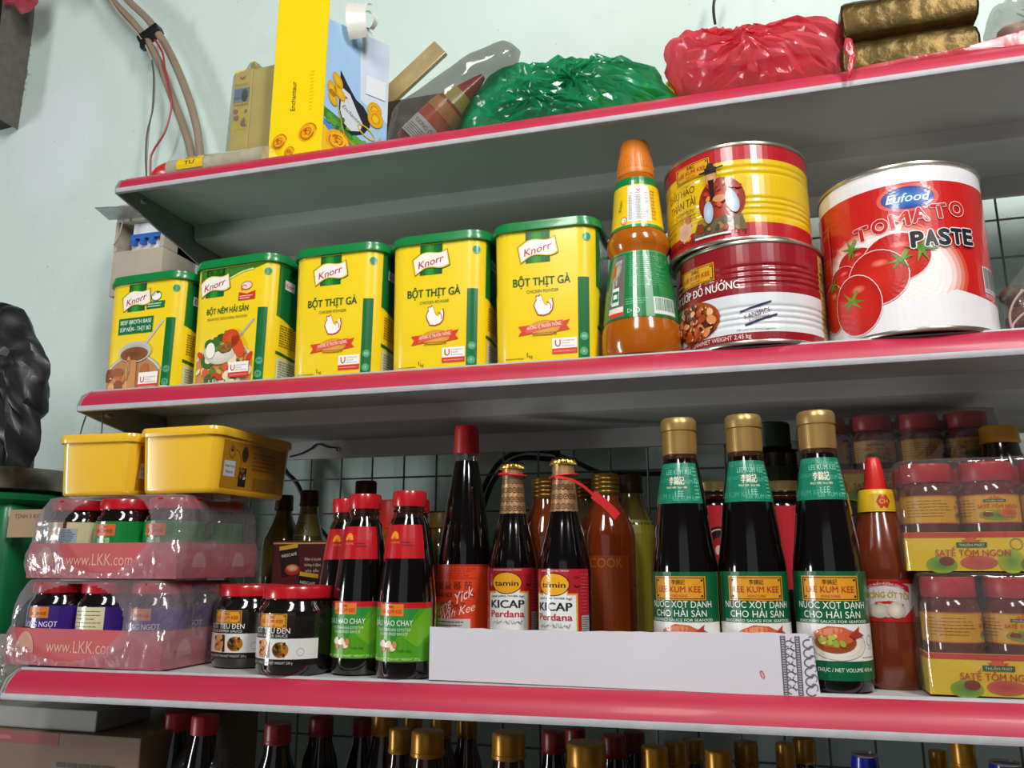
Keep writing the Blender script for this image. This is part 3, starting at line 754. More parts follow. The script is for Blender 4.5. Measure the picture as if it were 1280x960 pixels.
I.rect(-.075, .042, .075, .115, '#107c3c', rows=8); I.up().rect(-.075, .040, .075, .0425, '#0c6a30'); I.rect(-.075, .1145, .075, .1165, '#2c9a50')
I.lines(-.012, .075, .031, .111, 15, '#4fa873', t=.0008, seed=31); I.lines(-.015, .054, .008, .062, 3, '#7cc096', t=.0008, seed=32)
I.rect(.0115, .0435, .037, .0625, '#dfe6dc'); I.up().bars(.0135, .0475, .036, .0615, '#3f7a56', 4, 22); I.L = 1
I.rect(-.036, .042, -.0165, .113, '#6f6c66', rows=8); I.up().ell(-.028, .094, .006, .012, '#c7c2b8', '#8d8a84', rot=-.4); I.poly([(-.030, .106), (-.021, .108), (-.024, .060), (-.034, .058)], '#b9b6ae')
I.up().poly([(-.034, .100), (-.028, .103), (-.028, .090), (-.035, .086)], '#b5622a'); I.rect(-.0315, .056, -.0225, .076, '#e7efe6'); I.up().rect(-.031, .060, -.023, .072, '#12803c'); I.rect(-.0295, .0635, -.0245, .0685, '#eef5ea')
I.L = 2; I.rect(-.0355, .0475, -.0175, .0535, '#f0e6dc'); I.rect(-.0355, .0435, -.0175, .0475, '#d6452e')
I.up().ring(-.0115, .0475, .0026, .0026, .0008, '#cfe9d6', n=3); I.ring(-.0045, .0475, .0024, .0028, .0008, '#cfe9d6', n=14)
# upper label
I.L = 0; I.rect(-.060, .146, .060, .196, '#f0c914', rows=6); I.up().rect(-.060, .196, .060, .2055, '#0f7a38', rows=2); I.rect(-.060, .144, .060, .1475, '#1d8a3e')
I.up().rect(-.0145, .151, .0185, .194, '#e6e4de', rows=6); I.up().lines(-.0125, .153, .0165, .183, 16, '#8f9096', t=.0008, seed=41); I.text('Unilever Food Solutions', .002, .1845, .002, '#b8444a', w=.026); I.ring(.002, .190, .0024, .0022, .0011, '#c94b52', start=PI, end=2*PI, n=10)
I.ell(-.0195, .153, .0042, .0042, '#f6efe0'); I.up().ring(-.0195, .153, .0042, .0042, .0007, '#b5434a'); I.ring(-.0195, .1525, .002, .002, .0007, '#b5434a', start=-2.5, end=1.2, n=8)
I.text('Knorr', -.023, .172, .006, '#1d6a2c', w=.014, rot=PI/2*.9); I.lines(.020, .153, .028, .19, 9, '#c88a1c', seed=43)
# upper/lower label share one mesh: map by profile
I.build('label', cylmap(.036, 0., math.radians(8), prof, .0355), GLOSSY, t)

# ---- catering cans
TIN = mat('tinplate_rim', '#b9b3a2', .28, metal=.85, var=.05)
TINW = mat('tin_end_inside', '#8d8b86', .4, metal=.7)
def can(name, label, R, h, ribs, loc, ink, a0, bodycol, rimcol='#b9b3a2'):
    t = thing(name, label, 'can', loc)
    prof = [(R, .004)]; z = .004; zs = [h*i/90 for i in range(3, 88)]
    def rr(z):
        d = 0
        for c in ribs: d += -.0011*math.exp(-((z-c)/.0016)**2)
        return R+d
    prof = [(R-.0004, .004)]+[(rr(z), z) for z in zs]+[(R-.0004, h-.004)]
    obj('body', lathe(prof, 72, False), mat('can_'+bodycol, bodycol, .3, var=.03, coat=.3), t, 'all')
    rim = [(R-.0008, 0), (R+.0012, .0005), (R+.0016, .002), (R+.0012, .0038), (R-.0006, .0046)]
    obj('bottom_rim', join(lathe(rim, 72, False), lathe([(0, .0045), (R-.008, .0045), (R-.004, .003), (R-.0008, .0002)], 72, False)), TIN, t, True)
    top = [(R-.0006, h-.0046), (R+.0012, h-.0038), (R+.0016, h-.002), (R+.0012, h-.0005), (R-.0008, h)]
    obj('top_rim', join(lathe(top, 72, False), lathe([(R-.0008, h), (R-.004, h-.003), (R-.008, h-.0045), (0, h-.0045)], 72, False)), TIN, t, True)
    fb, fs = cylmap(R, 0., a0, prof, R), cylmap(R, 0., a0, None, R)
    ink.build('label', lambda u, v, off: fb(u, v, off) if off < .0004 else fs(u, v, off), GLOSSY, t)
    return t
def lkk_plate(I, u, v, w, h, gold='#e2a325'):
    I.up().rect(u-w/2, v-h/2, u+w/2, v+h/2, gold); I.up()
    k = .05*h
    for a in (0, 1):
        vv = v-h/2+.05*h+a*.87*h; I.rect(u-w/2+.03*w, vv, u+w/2-.03*w, vv+.03*h, '#3a2410')
        uu = u-w/2+.025*w+a*.93*w; I.rect(uu, v-h/2+.06*h, uu+.02*w, v+h/2-.06*h, '#3a2410')
    for a in (-1, 1):
        for b in (-1, 1): I.rect(u+a*.42*w-.02*w, v+b*.33*h-.04*h, u+a*.42*w+.02*w, v+b*.33*h+.04*h, '#3a2410')
    I.up().text('李錦記', u, v+.17*h, .17*h, '#3a2008', w=.24*w).text('LEE KUM KEE', u, v-.16*h, .26*h, '#b2341c', w=.80*w, bold=.004).text('HONG KONG', u, v-.36*h, .11*h, '#b2341c', w=.30*w)
R = .0755
I = Ink(strip=.006); c = '#8f1620'
I.rect(-.11, .004, .100, .012, '#8f1620', rows=8); I.rect(-.11, .052, .100, .1035, '#8f1620', rows=44); I.rect(-.11, .012, .100, .052, '#d9dfe2', rows=36); I.rect(.100, .006, .135, .100, '#b8a55c', rows=80); I.rect(.135, .004, .2, .1035, '#8f1620', rows=80); I.up(); I.up().lines(.104, .012, .130, .094, 17, '#7a6a30', seed=3)
I.L = 2; lkk_plate(I, -.043, .081, .047, .019)
I.L = 2; I.text('XỐT ƯỚP ĐỒ NƯỚNG', -.044, .0585, .0088, '#f3efe8', w=.098, bold=.02)
I.text('KHỐI LƯỢNG TỊNH/NET WEIGHT 2,45 kg', -.039, .0062, .0046, '#eadfd6', w=.104)
I.L = 2; I.ell(-.047, .032, .031, .021, '#8a3a14', '#a8511e', n=30); I.ell(-.073, .046, .016, .007, '#4f7a34', '#8fae70')
I.up().blobs(-.073, .013, -.021, .049, 80, ['#a8441a', '#c8642a', '#7a2a0e', '#e0925a', '#5a1c08', '#d8743a', '#b5521e', '#f0b98a'], .0025, .0065, 14, 9, lambda u, v: ((u+.047)/.029)**2+((v-.031)/.019)**2 < 1)
I.blobs(-.072, .014, -.022, .048, 26, ['#f6d9bc', '#f3c090'], .0008, .0018, 15, 6, lambda u, v: ((u+.047)/.028)**2+((v-.031)/.018)**2 < 1)
I.L = 2; I.poly([(.004, .0345), (.034, .0435), (.034, .0415), (.004, .0325)], '#2b2050'); I.poly([(.008, .0205), (.039, .0305), (.039, .0285), (.008, .0185)], '#2b2050')
I.text('KANSPICE', .021, .0285, .0055, '#6a2a58', w=.026, rot=math.radians(15)).text('Korean taste', .022, .0252, .0028, '#8a4a6a', w=.020, rot=math.radians(15))
I.text('Gợi ý phục vụ / Serving Suggestion', .018, .0142, .0018, '#5a6068', w=.036)
zc = ZM
canl = can('food_can', 'dark red barbecue marinade can under the yellow can', R, .1080, [.020, .026, .032, .038, .062, .068, .074, .080], (.0262, .8605, ZM), I, math.radians(-12), '#8f1620')
I = Ink(strip=.006)
I.rect(-.14, .019, .14, .088, '#e3bd16', rows=60); I.rect(-.14, .004, .14, .019, '#b51c26', rows=6); I.rect(-.14, .088, .14, .104, '#b51c26', rows=6); I.up()
lkk_plate(I, -.037, .088, .044, .018)
I.L = 1; I.text('DẦU HÀO', -.054, .0640, .0080, '#6a3a0c', w=.041, bold=.01).text('THẦN TÀI', -.053, .0500, .0095, '#6a3a0c', w=.040, bold=.01).text('CHOY SUN', -.050, .0420, .0045, '#7a4a10', w=.028).text('OYSTER SAUCE', -.051, .0355, .0050, '#7a4a10', w=.033)
I.up().text('KHỐI LƯỢNG TỊNH/NET WEIGHT 2,2 kg', -.030, .0085, .0050, '#5a0c12', w=.096)
# printed seated figure in red robes, as plain colour shapes
u = -.007
I.L = 1; I.ell(u+.002, .046, .024, .026, '#b83a1c', '#8f2a18'); I.up().poly([(u-.024, .028), (u+.022, .028), (u+.026, .012), (u-.032, .010)], '#6a5a3a'); I.blobs(u-.022, .014, u+.018, .030, 22, ['#8f3a1c', '#4f4a34', '#a8762c', '#3f4a3a'], .002, .005, 4)
I.blobs(u-.016, .040, u+.020, .066, 22, ['#d0502a', '#a82a18', '#d8903a', '#c23a1e'], .002, .004, 6)
I.up().ell(u-.011, .035, .0050, .012, '#c9d3e2', '#9fb0c8'); I.ell(u+.013, .043, .0060, .013, '#d3dbe8', '#9fb0c8', rot=.25); I.ell(u+.001, .048, .007, .004, '#c98a5a'); I.ell(u-.007, .072, .006, .0075, '#d8a07a', '#c08050')
I.up().poly([(u-.010, .070), (u-.004, .070), (u-.004, .052), (u-.008, .050)], '#221a18'); I.rect(u-.013, .077, u-.001, .084, '#2a2024'); I.line([(u-.019, .080), (u+.006, .083)], .0016, '#2a2024'); I.ell(u-.007, .085, .004, .004, '#3a2a2a')
I.rect(u-.027, .0085, u+.010, .0105, '#d9dde0'); I.L = 1; I.ell(u-.042, .024, .010, .010, '#d8a08a', '#e0b89a'); I.ell(u-.037, .036, .004, .005, '#c87a5a'); I.rect(u-.045, .012, u-.034, .016, '#e8a81c')
cant = can('food_can', 'yellow and red oyster sauce can stacked on the dark red can', R, .1080, [.027, .033, .039, .045, .073, .080], (.0185, .8610, ZM+.1080), I, math.radians(-8), '#b51c26')
# tomato paste
R = .0760; H = .1690
I = Ink(strip=.006, step=.00012)
I.rect(-.165, .004, .165, H-.004, '#eceaec', rows=2); I.up()
wave = [(.165-.33*i/60, .030+(.012*math.exp(-((.165-.33*i/60-.005)/.05)**2)) if True else 0) for i in range(61)]
I.poly([(-.165, .148), (.165, .148)]+wave, '#c9201c')
gc = (-.030, .056)
for f, cc in ((1., '#d8503f'), (.95, '#e08070'), (.9, '#eaaea2'), (.84, '#f3d6cf'), (.78, '#f7ece8')):
    I.up(); I.ell(gc[0], gc[1], .078*f, .060*f*.92, cc, n=40, rings=3, start=0)
I.up().poly([(-.165, .004), (.165, .004), (.165, .030)]+[p for p in wave if p[0] > .03]+[(.02, .034), (-.165, .020)], '#eceaec')
I.rect(-.125, .060, -.085, .125, '#c9201c'); I.rect(-.160, .020, -.098, .147, '#c9201c', rows=2)
I.up().lines(-.122, .070, -.090, .122, 9, '#e06a58', t=.0012, seed=51); I.line([(-.0865, .060), (-.0865, .128), (-.097, .128)], .0008, '#e08a7c')
L0 = I.L+1
for j, (cu, cv, ru, rv, ro) in enumerate(((-.054, .080, .020, .013, .1), (-.016, .074, .030, .024, .1), (-.070, .065, .018, .015, 0), (-.087, .042, .018, .025, 0), (-.034, .058, .028, .027, 0), (-.056, .036, .025, .030, .08))):
    I.L = L0+j*1.4; I.ell(cu, cv, ru*1.03, rv*1.03, '#f6dcd4', n=30, rings=1, rot=ro); I.L += .9; I.ell(cu, cv, ru, rv, '#d92c1c', '#bc1812', n=30, rings=4, rot=ro); I.L += .5; I.ell(cu+ru*.15, cv+rv*.5, ru*.3, rv*.14, '#f08a78', '#d92c1c', n=14, rings=2)
I.L = L0+9
def stalk(cu, cv, s, seed):
    R_ = random.Random(seed)
    for k in range(6):
        a = k*PI/3+R_.uniform(-.3, .3); I.poly([(cu+.002*s*math.sin(a), cv-.002*s*math.cos(a)), (cu+.013*s*math.cos(a), cv+.012*s*math.sin(a)), (cu-.002*s*math.sin(a), cv+.002*s*math.cos(a))], R_.choice(['#5a8a28', '#6f9a34', '#4a7a24']))
    I.line([(cu, cv), (cu+.006*s, cv+.009*s)], .0028*s, '#6f9a34')
stalk(-.060, .041, 1.1, 1); stalk(-.012, .071, 1., 2); stalk(.006, .080, 1.2, 3); stalk(-.056, .093, 1., 4); stalk(-.084, .064, .7, 5)
I.L = 3; I.ell(.0, .1325, .0275, .0145, '#e89a8a', '#dd5a48', n=36, rings=2); I.up().ell(.0, .1325, .0235, .0115, '#2a8ad0', '#1c2f8e', n=36, rings=4); I.up().text('Eufood', 0, .1285, .0092, '#f2f4f6', w=.039, shear=.3, bold=.012)
LT = L0+9.6
# outlined TOMATO: pale letters with red letters over them, tilted word
I.L = 5
for i, ch in enumerate('TOMATO'):
    uu = -.0435+i*.0175; vv = .0985+.0028*i; I.L = 8; I.text(ch, uu, vv, .0142, '#f2d8d2', w=.0135 if ch != 'M' else .0160, bold=.095, rot=.10)
    I.L = 9.2; I.text(ch, uu, vv, .0142, '#c9201c', w=.0135 if ch != 'M' else .0160, bold=.046, rot=.10)
for i, ch in enumerate('PASTE'):
    uu = .0035+i*.0118; vv = .0815+.0006*i; I.L = LT; I.text(ch, uu, vv, .0155, '#f4f0ee', w=.0094, bold=.115); I.L = LT+1.2; I.text(ch, uu, vv, .0155, '#23262c', w=.0094, bold=.06)
I.L = 4; I.rect(.068, .040, .097, .066, '#dcdcdc'); I.up().bars(.070, .044, .095, .065, '#3a3a3e', 7, 24); I.text('8 935002 220018', .0825, .0410, .0022, '#3a3a3e', w=.024)
I.L = 4; I.text('PRODUCT OF CHINA', .090, .0345, .0042, '#f0d0ca', w=.042)
can('food_can', 'large red and white tomato paste can with printed tomatoes', R, H, [], (.1795, .8570, ZM), I, math.radians(-4), '#eceaec')

# ---- clutter of clear packets at the right end of the shelf
CLEARF = film_mat('clear_plastic_film', '#dfe3e0', .16, rough=.06, gloss=.14, bump=.5, bscale=45)
t = thing('dried_food_packet', 'clear packet of brown dried food with loop of string beside the tomato can', 'packet', (.305, .90, ZM))
obj('film_bag', pillow([(-.035, .0), (.07, .0), (.075, .06), (.04, .105), (.0, .098), (-.03, .06)], .028, .006, 40, 5, 90, 16), CLEARF, t, True)
R_ = random.Random(5); 
for i in range(9):
    a = R_.uniform(0, 6); vf = pillow([(.018*math.cos(q)*R_.uniform(.8, 1.1), .013*math.sin(q)) for q in [2*PI*k/9 for k in range(9)]], .008, .003, 90, i, 24, 6)
    o = obj('dried_piece', vf, [mat('dried_brown', '#5a3d2c', .6, var=.3, vscale=80), mat('dried_reddish', '#7c4a3c', .5, var=.3, vscale=80)][i % 2], t, True); o.location = (-.012+.030*(i % 3), R_.uniform(-.008, .008), .014+.024*(i//3)); o.rotation_euler = (0, a, a)
obj('string_loop', tube([(-.030, -.030, .010), (-.032, -.034, .035), (-.020, -.036, .055), (-.002, -.036, .060), (.004, -.036, .050), (-.012, -.036, .040), (-.031, -.034, .022), (-.026, -.040, .008), (-.014, -.040, .002)], .0012, 6), mat('pale_string', '#b59f90', .6), t, True)
t = tag(obj('carton_corner', box(.287, .37, .815, .850, ZM, ZM+.0175, .002), mat('pinkish_card', '#b98a80', .6, var=.1)), 'small pinkish carton at the right end of the middle shelf', 'carton')
t = tag(obj('white_tie', tube([(.292, .836, ZM+.0185), (.297, .838, ZM+.028), (.303, .842, ZM+.046), (.308, .846, ZM+.060)], .0022, 6), mat('white_strip', '#dcd9d6', .5), None, True), 'thin white strip leaning on the pinkish carton', 'strip')
# ================================================================ lower shelf
def onshelf(x, y, Y): 
    X = pxx(x, y, Y); return (X, Y, zb(X)+.0001)
DARKSAUCE = mat('dark_soy_glass', '#0a0706', .07, var=.05, coat=1.)
NECKGLASS = film_mat('clear_neck_glass', '#c9c5b8', .28, rough=.03, gloss=.22, bump=0)
REDCAP = mat('red_cap_lacquer', '#b5141f', .25, var=.03, coat=.5)
GOLDCAP = mat('pale_gold_cap', '#b08f55', .33, metal=.55, var=.08, vscale=50)
DULLGOLD = mat('brass_screw_cap', '#8f6a2a', .33, metal=.75, var=.1)

# ---- three dark bottles with green seafood-sauce labels
def seafood_bottle(label, loc, a0):
    t = thing('sauce_bottle', label, 'bottle', loc, a0, 'green-label seafood sauce bottles')
    prof = [(.024, 0), (.0285, .002), (.0298, .007), (.0298, .100), (.0292, .108), (.0272, .122), (.0222, .165), (.0188, .186), (.0165, .198), (.0152, .204), (.0148, .208)]
    obj('glass_body', lathe(prof, 56), DARKSAUCE, t, True)
    obj('neck_ring', lathe([(.0150, .2010), (.0160, .2020), (.0160, .2045), (.0148, .2055)], 40, False), mat('brown_glass_ring', '#3a2216', .1, coat=1.), t, True)
    cp = obj('cap', lathe([(.0152, .2058), (.0158, .2065), (.0158, .2280), (.0168, .2290), (.0170, .2350), (.0166, .2385), (.0150, .2410), (.010, .2405), (0, .2400)], 48), GOLDCAP, t, True)
    Rb = []
    for k in range(64):
        a = 2*PI*k/64; Rb.append(xf(box(-.00025, .00025, -.0161, -.0157, .2085, .2275), Matrix.Rotation(a, 4, 'Z')))
    tag(obj('knurls', join(*Rb), GOLDCAP, cp), kind='stuff')
    I = Ink(strip=.004); w = .0415
    I.rect(-w, .0110, w, .0990, '#0f5c3a', rows=2); I.up().rect(-w, .0265, w, .0560, '#e6e5df'); I.rect(-w-.0002, .012, -w+.0012, .099, '#b59a4a'); I.rect(w-.0012, .012, w+.0002, .099, '#b59a4a')
    lkk_plate(I, 0, .0850, .048, .0205, '#d9962a')
    for i in range(6): pass
    I.L = 1; I.text('NƯỚC XỐT DÀNH', 0, .0685, .0058, '#f2f1ea', w=.0585, bold=.002).text('CHO HẢI SẢN', 0, .0608, .0058, '#f2f1ea', w=.0475, bold=.002).text('SEASONED SAUCE FOR SEAFOOD', 0, .0568, .0024, '#e6eade', w=.0600, bold=.004)
    I.up().ell(.004, .0395, .022, .0125, '#ece8dc', '#d9d3c2', n=32); I.up().ring(.004, .0395, .022, .0125, .0006, '#b5ab94', n=40)
    I.ell(.001, .0415, .0165, .0090, '#7a3a1a', '#9a4a22', n=28); I.up().poly([(-.016, .0490), (-.004, .0545), (.008, .0535), (.016, .0495), (.014, .0420), (.002, .0370), (-.010, .0385)], '#c9603a'); I.ell(-.004, .0500, .011, .003, '#d88a64', rot=.1, n=16)
    I.up().blobs(-.010, .040, .010, .047, 14, ['#8fa83a', '#a8b84a', '#6a8a2c', '#c9c86a'], .0015, .0032, 7); I.poly([(.011, .0470), (.0205, .0545), (.0195, .0500), (.0245, .0470), (.0155, .0445)], '#a83a2c')
    I.L = 2; I.ring(.0325, .0425, .0038, .0042, .0006, '#7fae90', n=20); I.text('HALAL', .0325, .0355, .0015, '#7fae90', w=.006); I.lines(.022, .0285, .038, .0300, 1, '#7a7f7a')
    I.L = 1; I.text('THỂ TÍCH THỰC / NET VOLUME 410 ml', 0, .0180, .0032, '#e3eadf', w=.066, bold=.004)
    # neck label
    z0, z1 = .1600, .1975; I.L = 0; I.rect(-.034, z0, .034, z1, '#0f7a5c', rows=8)
    R_ = random.Random(3); I.up()
    for i, (uu, vv, hh, ss) in enumerate(((-.012, .1925, .0042, 'LEE KUM KEE'), (.014, .1905, .0036, 'LEE KUM KEE'), (.004, .1865, .0048, 'LEE KUM KEE'), (-.018, .1640, .0050, 'LEE KUM KEE'), (.012, .1625, .0040, 'LEE KUM KEE'), (.004, .1660, .0055, 'LEE'), (-.020, .1800, .0036, 'LEE KUM'), (.022, .1780, .0040, 'KUM KEE'))):
        I.text(ss, uu, vv, hh, ['#49a78a', '#6bbfa2', '#8fd0b8'][i % 3], bold=-.004)
    for i in range(9): I.rect(.0235, .165+i*.0034, .0300, .1658+i*.0034, '#7fc7ae')
    I.up().text('李錦記', .0005, .1775, .0062, '#f0ead2', w=.0200, bold=.03).text('SINCE 1888 · Since 1888', .0005, .1735, .0020, '#efe9c8', w=.0260, bold=.006)
    I.build('label', cylmap(.0298, 0., 0., prof, .0290), GLOSSY, t)
    return t
Y = .784
s1 = seafood_bottle('dark green-label seafood sauce bottle, the leftmost of three', onshelf(863, 863, .7725), math.radians(-9))
s2 = dup(s1, None, onshelf(950, 866, .7725), math.radians(4), 'dark green-label seafood sauce bottle in the middle of three')
s3 = dup(s1, None, onshelf(1048, 868, .7725), math.radians(-5), 'dark green-label seafood sauce bottle at the torn right end of the white strip')

# ---- white cardboard strip in front of the bottles
Ys = .7395
A, B = px(536, 850, Ys), px(1026, 866, Ys)
t = thing('cardboard_strip', 'long white cardboard tray edge standing in front of the tall bottles', 'cardboard', (A.x, Ys, zb((A.x+B.x)/2)))
ht = .0485; Lg = B.x-A.x; CARD = mat('white_coated_card', '#cfcdd4', .55, var=.03, vscale=8, bump=.05, bscale=25)
R_ = random.Random(9); n = 40
top = [(Lg*i/n, ht+R_.uniform(-.0005, .0004)-.0012*math.sin(i/n*5)) for i in range(n+1)]; top[-1] = (Lg-.004, ht-.001)
obj('front_panel', tilted(extr2([(0, .001), (Lg, -.0005)]+top[::-1], 0, .0016), TILT*.0), CARD, t)
obj('side_panel', box(0, .0016, .0017, .022, .001, ht-.002), CARD, t)
I = Ink(lift=.0002)
u0, u1 = pxx(977, 830, Ys)-A.x, pxx(1002, 830, Ys)-A.x
I.rect(u0, .0005, u0+.0042, ht-.001, '#55545c'); I.rect(u1-.0042, .0005, u1, ht-.001, '#55545c'); I.up()
for i in range(24):
    v = .001+i*.0020
    for uu in (u0, u1-.0042): I.rect(uu+.001, v, uu+.0032, v+.0011, '#a9a8b0')
mid = (u0+u1)/2
for i in range(7):
    v = .004+i*.0062; I.ring(mid-.001, v, .0032, .0026, .0008, '#5f5e66', n=14, start=0, end=4.6); I.ring(mid+.0025, v+.0031, .0022, .0020, .0008, '#6f6e76', n=12, start=2, end=7)
e = Lg-.0085
for i in range(6):
    v = .004+i*.0075; I.ring(e+.0015, v, .0040, .0034, .0010, '#5f5e66', n=14, start=1.2, end=5.6); I.ring(e+.004, v+.003, .0026, .0030, .0008, '#75747c', n=12, start=-1, end=2.4)
uc = pxx(953, 845, Ys)-A.x; I.ring(uc, .016, .0012, .0030, .0010, '#c9605c', n=10, rot=.4)
I.build('print', flatmap((0, 0, 0), (1, 0, 0), (0, 0, 1)), MATTE, t)

# ---- ketchup-style dark bottle with red flip cap
t = thing('sauce_bottle', 'tall conical dark bottle with bright red cap and orange-red label', 'bottle', onshelf(580, 836, .885), math.radians(-4))
H = .2480
prof = [(.027, 0), (.0325, .003), (.0335, .010), (.0335, .100), (.0328, .107), (.0302, .124), (.0235, .165), (.0165, .200), (.0145, .209), (.0138, .216), (.0138, .2185)]
obj('glass_body', lathe(prof[:-3]+[(.0143, .2095)], 56), DARKSAUCE, t, True)
obj('neck', lathe([(.0142, .2096), (.0138, .216), (.0138, .219)], 40, False), NECKGLASS, t, True)
obj('cap', lathe([(.0150, .2175), (.0158, .2180), (.0160, .2190), (.0152, .2425), (.0146, .2428), (.0146, .2436), (.0151, .2440), (.0149, H-.002), (.0140, H), (0, H)], 48), mat('bright_red_plastic', '#d5231f', .4, var=.02), t, True)
I = Ink(strip=.004); w = .046; I.rect(-w, .012, w, .1000, '#d5401c', rows=2); I.up().rect(-w, .0980, w, .1000, '#b02c14'); I.lines(-.030, .085, .030, .097, 5, '#c02e14', t=.0014, seed=8)
I.text('冠 益 蕃 茄', -.002, .0755, .0064, '#3a1410', w=.046, bold=.01).text('KONG YICK WAH KEE', -.003, .0675, .0044, '#3a1410', w=.056, bold=.01).text('CATCHUP', -.003, .0555, .0068, '#2a1010', w=.034)
I.up().text('Kong Yick', -.002, .0580, .0105, '#efcfc4', w=.060, shear=.5, rot=math.radians(24)); I.text('Wah Kee', .004, .0490, .0085, '#efcfc4', w=.046, shear=.5, rot=math.radians(14))
I.rect(-.028, .020, .020, .0460, '#c9c2bc'); I.up().lines(-.026, .0215, .018, .0445, 7, '#4a4648', t=.0010, seed=12)
I.build('label', cylmap(.0335, .0, 0., prof, .0335), PAPER, t)
kz = (pxz(590, 531, .872)-t.location.z)/H; t.scale = (.93, .93, kz)

# ---- two soy bottles with gold foil necks
FOIL = mat('gold_rose_foil', '#c79a6c', .3, metal=.6, var=.06, bump=.2, bscale=150)
CROWN = mat('gold_crown_cap', '#c49a48', .25, metal=.85)
def kicap(label, loc, a0, tagged):
    t = thing('soy_sauce_bottle', label, 'bottle', loc, a0, 'gold-foil soy sauce bottles')
    prof = [(.024, 0), (.0288, .003), (.0298, .009), (.0298, .096), (.0290, .104), (.0262, .117), (.0190, .142), (.0158, .155), (.0135, .175), (.0122, .195)]
    obj('glass_body', lathe(prof+[(.0122, .203), (.0135, .204), (.0135, .207), (.010, .208)], 48), DARKSAUCE, t, True)
    fp = [(.0161, .1535), (.0139, .1745), (.0130, .1850), (.0132, .1885), (.0128, .1920), (.0128, .2010)]
    R_ = random.Random(4)
    V, Fc = lathe(fp, 48, False); V = [(x, y, z+(.0008*math.sin(k*1.7) if k < 48 else 0)) for k, (x, y, z) in enumerate(V)]
    obj('neck_foil', (V, Fc), FOIL, t, True)
    secs = []
    for z, r, am in ((.2005, .0150, .0012), (.2020, .0149, .0010), (.2050, .0138, .0003), (.2068, .0125, 0), (.2075, .009, 0)):
        secs.append([((r+am*math.cos(21*2*PI*k/84))*math.sin(2*PI*k/84), -(r+am*math.cos(21*2*PI*k/84))*math.cos(2*PI*k/84), z) for k in range(84)])
    obj('crown_cap', loft(secs), CROWN, t, True)
    I = Ink(strip=.004); w = .043; D = .0085
    I_ = I; I = Ink(strip=.004)
    I.rect(-w, .010, w, .0905, '#b0202c', rows=2); I.up()
    pts = [(-.0235, .010), (.0245, .010), (.0245, .0600), (.0145, .0600), (.0145, .0690), (-.0135, .0690), (-.0135, .0600), (-.0235, .0600)]
    I.poly([(u*1.09, v if v < .02 else v+.0022) for u, v in pts], '#e0a726'); I.up().poly(pts, '#ececea')
    I.up().ell(-.0005, .0725, .0182, .0135, '#2a160c', n=36, rings=1); I.up().ell(-.0005, .0725, .0172, .0125, '#eca91c', n=36, rings=2); I.up().text('tamin', -.0005, .0690, .0066, '#33180c', w=.0275, bold=.03)
    I.text('Sekali pakai, hendak lagi!', .000, .0550, .0026, '#26282e', w=.0400, bold=.01, arc=.001); I.text('KICAP', .000, .0425, .0098, '#23262c', w=.0400, bold=.035); I.text('Perdana', .000, .0315, .0082, '#c22230', w=.0400, bold=.03); I.text('صلصة فول الصويا', .000, .0245, .0040, '#33363c', w=.0360)
    I.L = 1; I.text('BAHAN-BAHAN ASLI TERPILIH', 0, .0873, .0020, '#e8cfc8', w=.034); I.rect(.0310, .012, .0425, .0370, '#a9aaa6'); I.up().lines(.0315, .0130, .0420, .0360, 9, '#4a4a4c', t=.0008, seed=17); I.lines(.031, .040, .0415, .086, 12, '#c95a5c', t=.0008, seed=18)
    I.ring(.0262, .0722, .0030, .0024, .0016, '#5a1418', start=PI, end=2*PI, n=10); I.text('RESIPI', .0262, .0800, .0018, '#6a181c', w=.007)
    for p_, c_, l_ in I.F: I_.F.append(([(u_, .0990-(.0990-v_-D)*(.80 if v_ > .0145 else 1.) if v_ > .0145 else v_) for u_, v_ in p_], c_, l_))
    I = I_
    # emblems on the foil
    for a in range(8):
        for b in range(4):
            uu = -.046+a*.0115+(.0055 if b % 2 else 0); vv = .1590+b*.0095; I.L = 0; I.ring(uu, vv, .0052, .0024, .0008, '#3a2418', n=16); I.rect(uu-.0026, vv-.0004, uu+.0026, vv+.0005, '#4a3020')
    I.build('label', cylmap(.0298, 0., 0., prof[:-3]+[(.0162, .1535), (.0141, .1745), (.0132, .1850), (.0134, .1885), (.0130, .1920)], .0298), GLOSSY, t)
    return t
k1 = kicap('gold-foil soy sauce bottle next to the tall red-capped bottle', onshelf(641, 842, .850), math.radians(2), False)
k2 = dup(k1, None, onshelf(708, 849, .813), math.radians(-13), 'gold-foil soy sauce bottle with a red strap hanging to its right')
for kk, xt, yt, Yk in ((k1, 650, 577, .838), (k2, 712, 571, .801)): kk.scale = (.905, .905, (pxz(xt, yt, Yk)-kk.location.z)/.2075)
REDP = mat('red_plastic_strap', '#d02a28', .4)
def ringv(R, rr, n=40, m=8, wob=.0):
    V, Fc = [], []
    for k in range(n):
        a = 2*PI*k/n
        for j in range(m):
            b = 2*PI*j/m; r = R+rr*math.cos(b); V.append((r*math.sin(a), -r*math.cos(a), rr*.8*math.sin(b)+wob*math.sin(a)))
    for k in range(n):
        for j in range(m): Fc.append((k*m+j, ((k+1) % n)*m+j, ((k+1) % n)*m+(j+1) % m, k*m+(j+1) % m))
    return V, Fc
o = obj('neck_ring', ringv(.0163, .0018, wob=-.0012), REDP, k1, True); o.location = (0, 0, .1945); o['label'] = 'red plastic neck ring'
L2 = Vector(k2.location); Mi = Matrix.Rotation(math.radians(13), 3, 'Z')
o = obj('neck_ring', ringv(.0160, .0013, wob=.002), REDP, k2, True); o.location = (0, 0, .1890)
S2 = Matrix.Diagonal([1/v for v in k2.scale])
p0 = [S2 @ (Mi @ (px(x, y, Yy)-L2)) for x, y, Yy in ((694, 596, .797), (712, 599, .793), (728, 607, .796), (741, 618, .800))]
